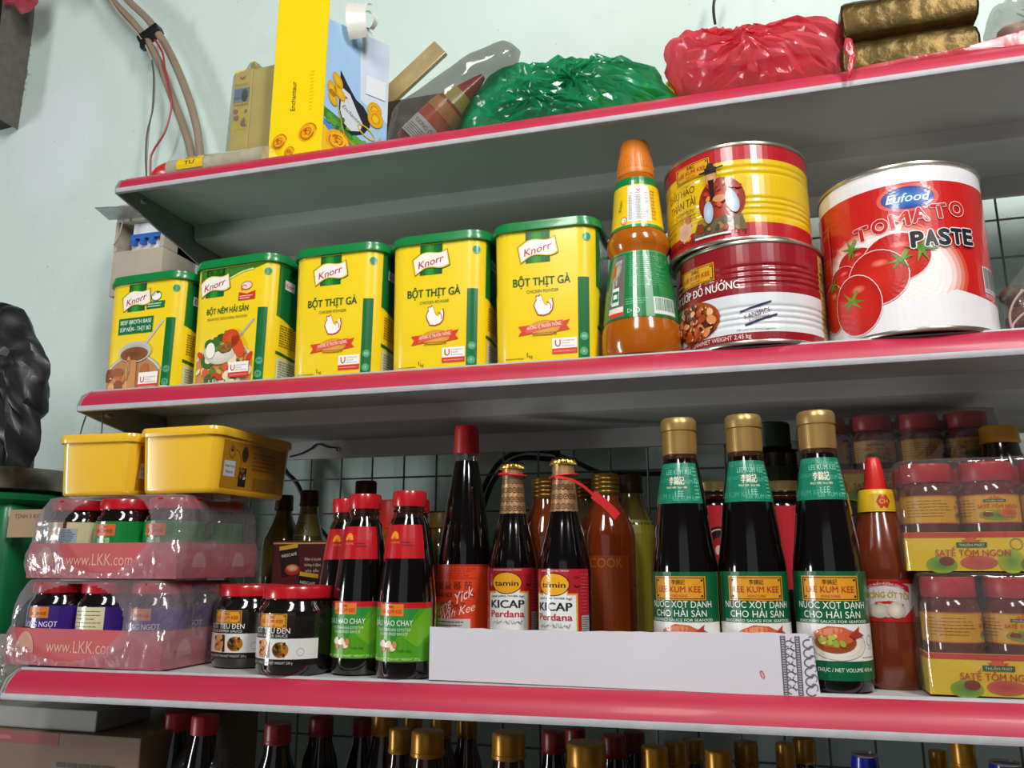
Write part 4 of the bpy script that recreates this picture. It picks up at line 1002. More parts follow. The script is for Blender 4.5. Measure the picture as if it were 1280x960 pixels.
p1 = [S2 @ (Mi @ (px(x, y, Yy)-L2)) for x, y, Yy in ((741, 618, .800), (752, 626, .802), (763, 636, .803), (772, 646, .804))]
def strap(pts, w, th=.0008):
    P = smoothpath(pts, 6); V, Fc = [], []
    for i, p in enumerate(P):
        t_ = (P[min(i+1, len(P)-1)]-P[max(i-1, 0)]).normalized(); nn = Vector((-t_.z, 0, t_.x)).normalized()*(w/2)
        for s, d in ((-1, -th), (1, -th), (1, th), (-1, th)): V.append(tuple(p+nn*s+Vector((0, d, 0))))
    for i in range(len(P)-1):
        for j in range(4): Fc.append((i*4+j, (i+1)*4+j, (i+1)*4+(j+1) % 4, i*4+(j+1) % 4))
    Fc += [(3, 2, 1, 0), tuple(len(P)*4-4+j for j in range(4))]; return V, Fc
obj('strap', join(strap(p0, .0026), strap(p1, .0085)), REDP, k2, True)['label'] = 'red plastic strap'

# ---- red-capped bottles with green vegetarian-sauce labels
def veg_bottle(label, loc, a0):
    t = thing('sauce_bottle', label, 'bottle', loc, a0, 'red-capped green-label sauce bottles')
    prof = [(.0235, 0), (.0275, .002), (.0288, .006), (.0288, .074), (.0280, .084), (.0258, .102), (.0222, .130), (.0190, .148), (.0165, .1535), (.0150, .1570), (.0150, .163)]
    obj('glass_body', lathe(prof[:9], 52), DARKSAUCE, t, True)
    obj('neck', lathe([(.0165, .1534), (.0152, .1565), (.0152, .1590), (.0162, .1598), (.0162, .1612), (.0152, .1620), (.0152, .1640)], 40, False), mat('brown_glass_neck', '#2a150e', .08, coat=1.), t, True)
    obj('cap', lathe([(.0165, .1640), (.0172, .1646), (.0174, .1670), (.0172, .1775), (.0165, .1796), (.0150, .1802), (.013, .1795), (0, .1795)], 48), REDCAP, t, True)
    I = Ink(strip=.004); w = .044
    I.rect(-w, .0170, w, .0715, '#4f9a1c', rows=1); I.up().rect(-w, .0660, w, .0715, '#c01c28'); I.poly([(-.030, .066), (.028, .066), (.004, .036), (-.018, .050)], '#2f8a3a'); I.poly([(.012, .040), (.034, .0655), (.044, .0655), (.044, .045), (.026, .030)], '#6aaa20')
    I.up().rect(-.014, .0590, .0125, .0700, '#e07a2a'); I.up().text('李錦記', 0, .0665, .0020, '#7a1c10', w=.006).text('LEE KUM KEE', 0, .0615, .0036, '#b8301c', w=.022)
    I.text('DẦU HÀO CHAY', 0, .0500, .0054, '#eef2e6', w=.0430).text('VEGETARIAN OYSTER', .002, .0450, .0028, '#d9e8c4', w=.036).text('FLAVOURED SAUCE', .002, .0412, .0028, '#d9e8c4', w=.030)
    I.blobs(-.012, .024, .006, .034, 10, ['#e8c49a', '#c98a5a', '#d86a4a', '#f0dcc0'], .002, .004, 3); I.up().text('Thuần chay', .014, .0265, .0024, '#3a5a14', w=.014); I.text('KHỐI LƯỢNG TỊNH/NET WEIGHT 255 g', .004, .0185, .0024, '#d9e8a8', w=.050)
    I.L = 0; I.rect(-.036, .1130, .036, .1460, '#b5121e', rows=4); I.up().ell(-.004, .1320, .0066, .0075, '#f0a81c', '#e88a1c', n=24, rings=2, start=0, end=PI); I.up().ell(-.004, .1320, .0030, .0034, '#c9401c', '#e0801c', start=0, end=PI, n=16, rings=1); I.L = 1; I.text('LEE KUM KEE', -.003, .1275, .0022, '#e8902a', w=.014); I.lines(.007, .1245, .022, .1300, 2, '#7a0c14', seed=2)
    I.build('label', cylmap(.0288, 0., 0., prof, .0288), GLOSSY, t)
    return t
v3 = veg_bottle('red-capped green-label bottle beside the white strip, frontmost of its row', onshelf(506, 851, .767), math.radians(-8))
v2 = dup(v3, None, onshelf(448, 847, .785), math.radians(-8), 'red-capped green-label bottle just right of the black pepper jars, second of its row')
v1 = dup(v3, None, onshelf(426, 837, .834), math.radians(6), 'red-capped green-label bottle half hidden behind the second of its row')
v4 = dup(v3, None, onshelf(513, 834, .866), math.radians(10), 'red-capped green-label bottle mostly hidden behind the one beside the white strip')

# ---- two black pepper sauce jars
JARGLASS = mat('dark_jar_glass', '#14100e', .08, coat=1., var=.1)
def sauce_jar(t_parent, name, R, H, ink, a0=0., glass=None, lidm=None, nseg=44, lid_h=.0125, smat=GLOSSY):
    prof = [(R*.80, 0), (R*.93, .0015), (R, .007), (R, H*.70), (R*.97, H*.75), (R*.88, H*.80), (R*.85, H-lid_h-.001), (R*.85, H-lid_h+.002)]
    b = obj('glass', lathe(prof, nseg), glass or JARGLASS, t_parent, True)
    obj('lid', lathe([(R*.90, H-lid_h), (R*.925, H-lid_h+.001), (R*.925, H-.0025), (R*.90, H-.0005), (R*.86, H), (R*.82, H-.001), (0, H-.001)], nseg), lidm or REDCAP, t_parent, True)
    if ink: ink.build('label', cylmap(R, 0., a0, prof, R), smat, t_parent)
    return prof
def pepper_ink():
    I = Ink(strip=.005); w = .050
    I.rect(-w, .0110, w, .0585, '#17130f'); I.up().rect(-w, .0170, w, .0365, '#dcdbd8'); lkk_plate(I, .000, .0535, .035, .0135, '#d9962a')
    I.L = 1; I.text('XỐT TIÊU ĐEN', -.002, .0415, .0054, '#eeece4', w=.046, bold=.004).text('BLACK PEPPER SAUCE', -.002, .0378, .0026, '#dcdad0', w=.042)
    I.up().ell(-.008, .0270, .0078, .0090, '#b8662a', '#d8a06a', n=20); I.ell(.012, .0260, .0085, .0075, '#c27a1c', '#a8681c', n=20); I.up().poly([(-.004, .0355), (.000, .035), (.001, .0180), (-.003, .0175), (-.0015, .026)], '#4a1c0c'); I.ell(.0085, .0265, .0045, .006, '#3a2414', '#5a3a1c', n=14)
    I.ell(-.012, .024, .003, .0035, '#e0a25a', n=10, rings=1); I.blobs(-.014, .020, -.003, .034, 14, ['#e0a25a', '#8a4418', '#c87a34', '#5a2810'], .0012, .0026, 5, 8); I.blobs(.006, .020, .019, .032, 16, ['#2a1c12', '#6a4a1c', '#d8a03a', '#8a5a1c'], .0010, .0022, 6, 8); I.L = 2; I.ring(.032, .0240, .0035, .0035, .0006, '#a8b0a4', n=16); I.L = 1; I.text('KHỐI LƯỢNG TỊNH/NET WEIGHT 230 g', 0, .0125, .0024, '#c9c6bc', w=.050); return I
jp = thing('pepper_sauce_jar', 'red-lidded black pepper sauce jar, the nearer of the pair', 'jar', onshelf(367, 848, .7735), math.radians(-10), 'black pepper sauce jars')
sauce_jar(jp, 'jar', .0385, .0865, pepper_ink())
j2 = dup(jp, None, onshelf(308, 842, .818), math.radians(-6), 'red-lidded black pepper sauce jar, the one half hidden behind the nearer jar')

# ---- shrink-wrapped packs of jars on pink trays
FILM = film_mat('shrink_wrap_film', '#e6dce2', .26, rough=.14, gloss=.09, bump=.22, bscale=26)
TRAYM = mat('pink_red_tray_card', '#b8474a', .6, var=.06, vscale=20)
def film_wrap(w, d, h, hole=None, amp=.0014, seed=0, top_in=.010, r=.016, bow=.004, step=.0032):
    """shrink film round a pack, w x d x h, front face at y=-d/2, optional oval opening (cu, cz, ru, rz) at the front"""
    per = []
    o = rrect(w, d, r, 6); P = [Vector((p[0], p[1])) for p in o]; acc = []
    for i in range(len(P)):
        a, b = P[i], P[(i+1) % len(P)]; n = max(1, int((b-a).length/step))
        for k in range(n): acc.append(a.lerp(b, k/n))
    n = len(acc); zs = [h*i/max(4, int(h/step)) for i in range(max(4, int(h/step))+1)]
    secs = []
    for z in zs:
        f = z/h; ins = -bow*math.sin(PI*min(1, f*2.2))*(1 if f < .45 else .0)+top_in*max(0, (f-.55)/.45)**2
        s = []
        for p in acc:
            q = Vector((p.x*(1-2*ins/w), p.y*(1-2*ins/d))); c = crumple((q.x, q.y, z*1.3), 55, seed)*amp+crumple((q.x*2.2, q.y*2.2, z*.6), 60, seed+3)*amp*.5
            nn = q.normalized(); s.append((q.x+nn.x*c, q.y+nn.y*c, max(z, .0004)))
        secs.append(s)
    for f, dz in ((.92, .0012), (.7, .0005), (.35, -.0010), (.02, -.0010)):
        s0 = secs[len(zs)-1]; secs.append([(x*f, y*f, h+dz+amp*.6*crumple((x*f, y*f, 1), 50, seed+5)) for x, y, z in s0])
    V, Fc = loft(secs, False, True); out = []
    for f in Fc:
        c = [sum(V[i][k] for i in f)/len(f) for k in range(3)]
        if hole and c[1] < -d/2+.012 and ((c[0]-hole[0])/hole[2])**2+((c[2]-hole[1])/hole[3])**2 < 1: continue
        out.append(f)
    return V, out
def tray_box(w, d, h, th=.0012):
    return join(box(-w/2, w/2, -d/2, d/2, 0, th), box(-w/2, w/2, -d/2, -d/2+th, th, h), box(-w/2, w/2, d/2-th, d/2, th, h), box(-w/2, -w/2+th, -d/2+th, d/2-th, th, h), box(w/2-th, w/2, -d/2+th, d/2-th, th, h))
def jar_pack(label, loc, rz, jarlab, hole, seed, w=.206, d=.140, H=.0890, th=.0385):
    t = thing('jar_multipack', label, 'jar pack', loc, rz, 'shrink-wrapped jar packs on pink trays')
    tr = obj('tray', tray_box(w, d, th), TRAYM, t)
    I = Ink(); I.ell(-.078, .013, .0125, .0220, '#c9947a', n=24, rings=1, start=0, end=PI); I.up().lines(-.089, .014, -.067, .019, 2, '#b8504a', seed=2)
    I.L = 0; I.text('www.LKK.com', -.002, .0140, .0135, '#d9a08c', w=.092); I.build('print', flatmap((0, -d/2, 0), (1, 0, 0), (0, 0, 1)), MATTE, tr)
    I = Ink(); 
    for c in (-.035, .035): I.ell(c, .012, .0120, .0165, '#c99a84', n=18, rings=1, start=0, end=PI)
    I.build('print', flatmap((w/2, 0, 0), (0, 1, 0), (0, 0, 1)), MATTE, tr)
    R = .0335; first = None
    for j in range(2):
        for i in range(3):
            x = -w/2+.0345+i*(w-.069)/2; y = -d/2+.0350+j*.0690
            jr = bpy.data.objects.new('jar', None); COL.objects.link(jr); jr.parent = t; jr.location = (x, y, .0013); jr.empty_display_size = .01
            sauce_jar(jr, 'jar', R, H-.0022, jarlab(i, j), 0., nseg=32)
    obj('shrink_film', film_wrap(w+.006, d+.006, H+.0010, hole, seed=seed, step=.0019), FILM, t, 'all')
    return t
def purple_ink(i, j):
    I = Ink(strip=.006)
    I.rect(-.060, .010, .060, .0610, '#3c1f78'); I.up()
    if i == 1 and j == 0:
        I.rect(-.018, .010, .020, .0605, '#d3cda0'); I.up().lines(-.016, .034, .018, .058, 6, '#6a6440', t=.0008, seed=4)
    else:
        I.rect(-.012, .0480, .014, .0600, '#d07a2a'); I.up().text('LEE KUM KEE', .001, .0510, .0036, '#5a1c10', w=.021).text('TƯƠNG NGỌT', .001, .0385, .0060, '#e6e2f0', w=.046, bold=.01).text('HOISIN SAUCE', .001, .0340, .0028, '#c9c0e0', w=.030)
    return I
def green_ink(i, j):
    I = Ink(strip=.006)
    if i == 0:
        I.rect(-.060, .010, .060, .0610, '#c9bd92'); I.up().lines(-.030, .035, -.004, .058, 5, '#8a7d5a', t=.0008, seed=14); I.rect(.002, .030, .024, .054, '#9aa6ac'); I.rect(.008, .054, .012, .061, '#5a2a1c'); I.up().lines(.003, .031, .023, .053, 10, '#4a5a66', t=.0011, seed=15)
    else:
        I.rect(-.060, .010, .060, .0610, '#0d7a36'); I.up().rect(-.014, .0450, .013, .0580, '#d0622a'); I.up().text('LEE KUM KEE', -.001, .0485, .0038, '#7a1c10', w=.022).text('李錦記', -.001, .0535, .0026, '#7a1c10', w=.008).text('蒜蓉醬', -.001, .0370, .0052, '#bfe0c4', w=.018).text('SỐT TỎI', -.001, .0310, .0040, '#cfe8cf', w=.026)
    return I
def packloc(xl, y, Yf, w, d, rz, z): 
    X = pxx(xl, y, Yf); c, s = math.cos(rz), math.sin(rz); return (X+w/2*c-d/2*(-s)*-1*0+0, Yf+d/2, z)
X0 = -.790+.103
ZP = zb(X0)
pk1 = jar_pack('lower of two shrink-wrapped jar packs, purple labels showing', (X0, .7435+.072, ZP+.0026), math.radians(-1.2), purple_ink, (-.018, .046, .073, .040), 1)
X1 = -.785+.103
pk2 = jar_pack('upper of two shrink-wrapped jar packs, a green label showing, under the tubs', (X1, .752+.072, ZP+.0948), math.radians(-2.0), green_ink, (.006, .050, .063, .045), 2)

# ---- two yellow plastic tubs on the packs
TUB = mat('yellow_tub_gloss', '#eebc2e', .22, var=.02, coat=.6)
def tub(label, loc, rz, w, d, h):
    t = thing('plastic_tub', label, 'tub', loc, rz, 'yellow plastic tubs')
    obj('body', rprism(w, d, .014, [(0, .90), (.002, .925), (.006, .935), (h*.78, .985), (h-.010, .99)]), TUB, t, True)
    obj('lid', rprism(w+.004, d+.004, .016, [(h-.0105, .985), (h-.0100, 1.005), (h-.0070, 1.012), (h-.003, 1.01), (h-.0005, 1.0), (h, .985)]), TUB, t, True)
    I = Ink(); a = d*.40
    I.rect(-a, .006, a, h-.014, '#b5801c'); I.up(); I.ell(-a+.016, h-.026, .006, .008, '#d8a03a', '#8a5a1c', rings=2); I.ell(-a+.016, h-.024, .003, .003, '#4a2a14')
    I.rect(-a+.004, .020, -a+.024, .038, '#c9cfd2'); I.up().text('Fresh from', -a+.014, .0305, .0034, '#3a4a52', w=.017).text('Nature', -a+.014, .0240, .0034, '#3a4a52', w=.013); I.L = 1
    I.rect(-a+.032, .010, -a+.046, .032, '#2a2018'); I.blobs(-a+.033, .012, -a+.045, .030, 8, ['#c9b89a', '#7a5a34'], .0015, .003, 3); I.ell(-a+.040, h-.027, .006, .009, '#2a2420', '#4a3a2a', rings=1); I.lines(-a+.055, .030, a-.010, h-.022, 5, '#8a5c14', seed=5); I.rect(-a+.060, .008, a-.014, .022, '#8f6a24')
    I.ring(-a+.022, .034, .012, .018, .001, '#8a5a14', n=18, start=-1.2, end=1.6)
    sl = .06*w/2/h
    I.build('print', flatmap((w/2*.93-.0003, 0, 0), (0, 1, 0), (.075*w/2/h+.004, 0, 1)), GLOSSY, t)
    return t
zt_ = ZP+.0948+.0935
ht_ = .0720
tub('smaller-looking yellow tub at the left end, on the wrapped jar packs', (-.7270, .769+.066, zt_), math.radians(3), .104, .130, ht_)
tub('yellow tub with printed right side, beside the leftmost tub', (-.6070, .765+.080, zt_), math.radians(-2), .107, .155, ht_+.003)
# shelf-edge hanging wires at the left end of the middle shelf
for lab, pts in (('thin bent wire hanging under the left tip of the middle shelf', [(107, 524), (104, 530), (101, 540), (99, 552)]), ('straight thin wire hanging beside the bent one under the middle shelf', [(127, 510), (128, 525), (127, 540), (126, 552)])):
    P = [px(x, y, .795) for x, y in pts]; P[0].z += .004
    tag(obj('hook_wire', tube(P, .0009, 6), WIRE, None, True), lab, 'wire')

# ---- coffee carton behind the pepper jars
Yc = .915
a, b = px(338, 740, Yc), px(408, 740, Yc); zt2 = pxz(375, 676, Yc)
t = thing('coffee_carton', 'dark maroon coffee carton with printed sachets behind the pepper jars', 'carton', ((a.x+b.x)/2, Yc+.035, zb(a.x)+.0015))
w = b.x-a.x; h = zt2-t.location.z
obj('box', box(-w/2, w/2, -.035, .035, 0, h, .001), mat('maroon_carton', '#4a161a', .45, var=.06), t)
I = Ink(); I.rect(-w/2, h-.004, w/2, h-.002, '#c29a3a'); I.text('Đậm vị cà phê', .018, h-.024, .0034, '#e0d0c8', w=.022).text('hương vị đậm', .018, h-.031, .0034, '#e0d0c8', w=.022).text('pha sẵn', .018, h-.038, .0034, '#e0d0c8', w=.018)
for cx, cz, ro in ((-.014, h-.024, .15), (.012, h-.058, -.12)):
    I.L = 1; c, s = math.cos(ro), math.sin(ro); q = lambda x, z: (cx+x*c-z*s, cz+x*s+z*c)
    I.poly([q(-.013, -.019), q(.013, -.019), q(.013, .019), q(-.013, .019)], '#1c1410'); I.up().poly([q(-.013, .014), q(.013, .014), q(.013, .019), q(-.013, .019)], '#d0a02c'); I.text('NESCAFÉ', *q(0, .005), .0036, '#e6dcd0', w=.021, rot=ro)
    I.up().ell(*q(.003, -.012), .011, .007, '#c03a2c', '#9a1c1c', n=18); I.up().ell(*q(.003, -.010), .008, .0042, '#d9b48a', '#b07a4a', n=16)
I.build('print', flatmap((0, -.035, 0), (1, 0, 0), (0, 0, 1)), PAPER, t)

# ---- generic bottle used for the rows at the back and below
def bottle(label, xc, ytop, Y, rcap, hcap, rbody, capm, bodym, ink=None, cat='bottle', neck=.34, group=None, zbase=None, ridges=0, ymid=None, name='sauce_bottle', capshape='flat', neckm=None):
    P = px(xc, ytop, Y-rcap); X = P.x*Y/(Y-rcap); zb_ = (zb(X)+.0012) if zbase is None else zbase; H = P.z-zb_
    t = thing(name, label, cat, (X, Y, zb_), 0, group)
    hc = H-hcap; hs = H*(1-neck)
    prof = [(rbody*.8, 0), (rbody*.95, .002), (rbody, .007), (rbody, hs), (rbody*.93, hs+(hc-hs)*.25), (rcap*1.35, hs+(hc-hs)*.62), (rcap*1.0, hs+(hc-hs)*.85), (rcap*.92, hc+.001)]
    obj('body', lathe(prof, 32), bodym, t, True)
    if capshape == 'ridged':
        cp = [(rcap*.97, hc)]
        for k in range(4): z = hc+hcap*(.1+.2*k); cp += [(rcap*1.02, z), (rcap*1.03, z+hcap*.08), (rcap*.97, z+hcap*.14)]
        cp += [(rcap, H-hcap*.08), (rcap*.9, H), (0, H)]
    else: cp = [(rcap*.98, hc), (rcap*1.04, hc+.001), (rcap*1.04, hc+hcap*.18), (rcap*1.0, hc+hcap*.2), (rcap, H-.0022), (rcap*.93, H-.0003), (rcap*.8, H), (0, H)]
    obj('cap', lathe(cp, 32), capm, t, True)
    if ink: 
        ink(H, prof).build('label', cylmap(rbody, 0., 0., prof, rbody), PAPER, t)
    return t
BROWNCAP = mat('brown_cap', '#4a2c1a', .4, metal=.2, var=.1); OILY = mat('yellow_oil_glass', '#6a5a1c', .1, coat=.8, var=.1); AMBER = mat('amber_oil_glass', '#6e2c08', .08, coat=1., var=.08)
def band(v0, v1, col, w=.05, extra=None):
    def f(H, prof):
        I = Ink(strip=.005); I.rect(-w, v0*H, w, v1*H, col, rows=6)
        if extra: extra(I, H)
        return I
    return f
BG = 'bottles at the back of the lower shelf'
bottle('brown-capped yellowish bottle peeping out behind the printed yellow tub', 356, 618, 1.005, .0125, .022, .027, BROWNCAP, OILY, band(.45, .66, '#7a6a20', extra=lambda I, H: I.up().ell(.012, .55*H, .008, .012, '#5a1c10')), group=BG)
bottle('brown-capped bottle with pale neck label behind the coffee carton', 388, 612, .995, .0130, .022, .028, BROWNCAP, OILY, band(.70, .84, '#8a7f3a', .04, extra=lambda I, H: I.up().lines(-.016, .71*H, .016, .79*H, 6, '#4a4028', seed=3)), group=BG, neck=.5)
bottle('brown-capped bottle behind the red caps of the green-label bottles', 458, 600, 1.0, .0145, .022, .029, BROWNCAP, DARKSAUCE, group=BG)
bottle('bottle with red-orange cap behind the row of green-label bottles', 489, 624, .93, .0170, .036, .026, mat('red_orange_cap', '#c9301c', .4), mat('orange_sauce', '#b5541c', .2, coat=.4), group=BG, neck=.2)
bottle('yellow-label bottle between the green-label row and the tall red-capped bottle', 552, 640, .96, .0150, .020, .027, mat('mustard_cap', '#8a6a1c', .4), OILY, band(.3, .75, '#8a7a28'), group=BG)
def cook(I, H): I.up().text('COOK', .004, .50*H, .0100, '#b5641c', w=.036)
bottle('gold-capped amber oil bottle between the two foil-necked bottles', 681, 596, .905, .0150, .0240, .030, DULLGOLD, AMBER, group=BG, capshape='ridged')
bottle('gold-capped amber oil bottle behind the red strap', 756, 591, .895, .0155, .0240, .032, DULLGOLD, AMBER, band(.05, .56, '#8a3a0e', .03, cook), group=BG, capshape='ridged')
bottle('gold-capped bottle at the back, just right of the second foil-necked bottle', 733, 598, .99, .0145, .024, .028, DULLGOLD, OILY, group=BG, capshape='ridged')
bottle('brown-capped bottle with mustard-yellow label right of the amber oil bottles', 787, 592, .96, .0145, .022, .029, BROWNCAP, OILY, band(.15, .74, '#8d8426', .045), group=BG)
# gold-lidded jars glimpsed between the seafood bottles
def rnd(I, H):
    I.up().ell(.002, .62*H, .017, .024, '#120e0c', n=28, rings=1); I.up().ring(.002, .62*H, .0145, .021, .0012, '#c9b88a'); I.ell(.002, .62*H, .009, .013, '#b5201c', '#8a1414'); I.up().ell(.002, .62*H, .004, .005, '#e0b8a8')
GL = mat('gold_jar_lid', '#8a7a4a', .3, metal=.7)
for xx, lab, ex in ((893, 'gold-lidded jar with round black emblem between the first two seafood bottles', rnd), (972, 'gold-lidded jar with plain red label between the last two seafood bottles', None)):
    bottle(lab, xx, 600, .895, .0260, .012, .0300, GL, JARGLASS, band(.42, .86, '#b0202a', .06, ex), 'jar', .14, 'gold-lidded jars', name='sauce_jar')
bottle('jar with dark green lid behind the middle seafood bottle', 962, 526, .965, .0215, .030, .027, mat('dark_green_lid', '#10301e', .4), mat('dark_brown_jar', '#2a1a12', .2), band(.55, .80, '#2a3a1c', .05), 'jar', .14, BG, name='sauce_jar')

# ---- chilli garlic sauce bottle
X, Yc, Z = onshelf(1119, 867, .801)
t = thing('chilli_sauce_bottle', 'orange-brown chilli garlic sauce bottle with red cone cap and yellow collar', 'bottle', (X, Yc, Z))
CH = mat('chilli_sauce', '#6a2c14', .18, coat=.6, var=.12, vscale=25)
prof = [(.016, .001), (.0225, 0), (.0262, .006), (.0268, .030), (.0262, .052), (.0250, .056), (.0250, .092), (.0262, .096), (.0266, .104), (.0240, .120), (.0190, .137), (.0155, .150), (.0140, .155)]
secs = []
for i, (r, z) in enumerate(prof):
    secs.append([(r*(1-.10*max(0, 1-z/.02)*(.5+.5*math.cos(5*a)))*math.sin(a), -r*(1-.10*max(0, 1-z/.02)*(.5+.5*math.cos(5*a)))*math.cos(a), z) for a in [2*PI*k/50 for k in range(50)]])
obj('body', loft(secs), CH, t, True)
obj('collar', lathe([(.0150, .1500), (.0170, .1505), (.0150, .1690), (.0138, .1705), (.009, .1710)], 40), mat('yellow_collar', '#d8b020', .35), t, True)
obj('cone_cap', lathe([(.0098, .1705), (.0100, .1720), (.0075, .1900), (.0058, .1990), (.0045, .2005), (0, .2005)], 32), mat('red_cone', '#cc2420', .35), t, True)
I = Ink(strip=.004); I.rect(-.052, .0560, .052, .0915, '#c9c4c0', rows=2); I.up().rect(-.052, .0560, .052, .0600, '#b01c20'); I.rect(-.052, .0880, .052, .0915, '#b01c20'); I.poly([(-.021, .0800), (-.012, .0850), (.0, .0865), (.012, .0850), (.021, .0800), (.021, .0855), (.012, .0895), (0, .0905), (-.012, .0895), (-.021, .0855)], '#b5202a')
I.up().text('THỰC PHẨM HƯƠNG GIANG', 0, .0822, .0026, '#e6c8c0', w=.032, arc=.0045).text('TƯƠNG ỚT TỎI', 0, .0745, .0050, '#b59a1c', w=.040, bold=.03, arc=.002); I.poly([(-.026, .060), (-.014, .060), (-.020, .070), (-.026, .073)], '#b01c20'); I.poly([(.014, .060), (.026, .060), (.026, .070)], '#b01c20')
I.up().ell(-.006, .0655, .0085, .0065, '#d8d0c0', '#b5a890', n=18); I.up().ell(.008, .0660, .0075, .0070, '#e2dccc', '#b8aa98', n=18); I.up().line([(-.008, .0715), (.004, .0725), (.014, .0700)], .0022, '#b5281c')
I.build('label', cylmap(.0250, 0., math.radians(-10), prof, .0250), PAPER, t)
I = Ink(strip=.004); I.rect(-.010, .1525, .012, .1665, '#d8b020'); I.up().ell(.001, .1595, .0060, .0068, '#c03a1c', '#b52a18', n=6, rings=1); I.up().text('CH', .001, .1575, .0042, '#e8b830', w=.0070, bold=.01); I.build('collar_emblem', cylmap(.016, 0., math.radians(8), [(.0170, .1505), (.0150, .1690)], .016), PAPER, t)

# ---- shrink-wrapped chilli satay jar packs on yellow trays
CLF = film_mat('clear_shrink_film', '#e6e2e0', .07, rough=.08, gloss=.07, bump=.2, bscale=22)
SATE = mat('sate_oil', '#5a1c10', .12, coat=.8, var=.1)
SLID = mat('red_screw_lid', '#b52a30', .35, var=.03)
YT = mat('yellow_tray_card', '#e3c31c', .45, var=.03)
def crest(I, u, v, s):
    I.rect(u-.012*s, v, u+.012*s, v+.0042*s, '#1c5a34'); I.up().text('THUẬN PHÁT', u, v+.0008*s, .0022*s, '#e6e6d0', w=.020*s)
    for k in range(5):
        a = PI*(k+.5)/5; I.poly([(u+.005*s*math.cos(a-.2), v+.0042*s+.004*s*math.sin(a-.2)), (u+.009*s*math.cos(a), v+.0042*s+.008*s*math.sin(a)), (u+.005*s*math.cos(a+.2), v+.0042*s+.004*s*math.sin(a+.2))], '#c9302a')
    I.ell(u, v+.0042*s, .005*s, .004*s, '#d8682a', n=14, rings=1, start=0, end=PI)
def sate_ink(front):
    I = Ink(strip=.005); I.rect(-.064, .017, .064, .0520, '#d9a31c'); I.up().rect(-.064, .0165, .064, .0180, '#c04a1c'); I.rect(-.064, .0505, .064, .0520, '#c8601c')
    c = .0 if front else .032
    I.lines(-.022 if not front else -.036, .024, .016 if not front else -.014, .047, 6, '#8a5a14', t=.0009, seed=6); I.ell(c+.002, .026, .015, .007, '#4a7a24', '#8f9a24', n=16); I.up().ell(c+.010, .029, .0085, .0055, '#c03a1c', '#d86a2c', n=14); I.ell(c-.006, .027, .004, .003, '#7a2a14', n=10); I.up(); crest(I, c, .0425, .7)
    I.text('SATẾ TÔM NGON', c+.003, .0350, .0046, '#c0301c', w=.032, bold=.012); I.F = [([(u_, .0385+(v_-.017)*.68) for u_, v_ in p_], c_, l_) for p_, c_, l_ in I.F]; return I
def sate_pack(label, loc, rz, nx=3, ny=2, seed=0, tray=True):
    R = .0228; H = .0905; th = .0320; p = .0475; w = nx*p+.003; d = ny*p+.003
    t = thing('jar_multipack', label, 'jar pack', loc, rz, 'shrink-wrapped satay jar packs')
    tr = obj('tray', tray_box(w, d, th), YT, t)
    def deco(W_):
        I = Ink(); I.rect(-W_/2, th-.0045, W_/2, th-.0002, '#c8341c'); k = -.5
        for c in ([-.012] if W_ < .12 else [-.022, .048]):
            I.L = 1; I.ell(c-.024, .005, .012, .007, '#3f8a2c', '#8aa82a', n=16, rings=2); I.ell(c+.028, .008, .010, .010, '#5a9a34', '#a8b82c', n=16); I.up().ell(c+.004, .007, .014, .0055, '#b53a3a', '#c8604a', n=18); I.ell(c-.020, .008, .006, .004, '#7a2a1c', n=12); I.up(); crest(I, c, .0195, .95); I.text('SATẾ TÔM NGON', c, .0122, .0056, '#c0281c', w=.056, bold=.012)
            I.L = 2; I.ring(c+.033, .0220, .0045, .0045, .0007, '#7a8a1c', n=16)
        return I
    deco(w).build('print', flatmap((0, -d/2, 0), (1, 0, 0), (0, 0, 1)), GLOSSY, tr)
    deco(d).build('print', flatmap((-w/2, 0, 0), (0, -1, 0), (0, 0, 1)), GLOSSY, tr)
    for j in range(ny):
        for i in range(nx):
            jr = bpy.data.objects.new('jar', None); COL.objects.link(jr); jr.parent = t; jr.empty_display_size = .01; jr.location = (-w/2+.0015+p*(i+.5), -d/2+.0015+p*(j+.5), .0013)
            sauce_jar(jr, 'jar', R, H, sate_ink(i % 2 == 1), 0., SATE, SLID, 32, .0165, PAPER)
    # lid tops sit at H+.0013
    obj('shrink_film', film_wrap(w+.005, d+.005, H+.0034, None, .0009, seed, .004, .012, .001, .004), CLF, t, 'all')
    return t
zz = zb(.2)
X = pxx(1170, 872, .745)
rz1 = math.radians(-2)
sate_pack('lower front satay jar pack with yellow tray at the right end', (X+.0715, .745+.050, zz+.0020), rz1, 3, 2, 4)
X = pxx(1143, 718, .760)
sate_pack('upper front satay jar pack, stacked on the lower one at the right end', (X+.0715, .760+.052, zz+.0985), math.radians(-3), 3, 2, 6)
X = pxx(1088, 580, .930)
tag(obj('carton', box(X-.062, X+.122, .924, 1.026, zz+.0015, zz+.0735, .001), mat('brown_card', '#6a5238', .6)), 'brown carton under the stacked satay packs behind the chilli bottle', 'carton')
for k, lb in ((0, 'back satay jar pack, lower of the two stacked behind the chilli bottle'), (1, 'back satay jar pack, topmost of the stack behind the chilli bottle')):
    sate_pack(lb, (X+.030, .925+.050, zz+.0750+k*.0955), math.radians(1), 4, 2, 8+k)
bottle('dark bottle with yellow and white cap behind the upper satay pack', 1247, 530, .905, .0175, .018, .026, mat('yellow_white_cap', '#d8a02c', .35), mat('dim_dark_glass', '#1a1412', .12, coat=1.), group=BG)
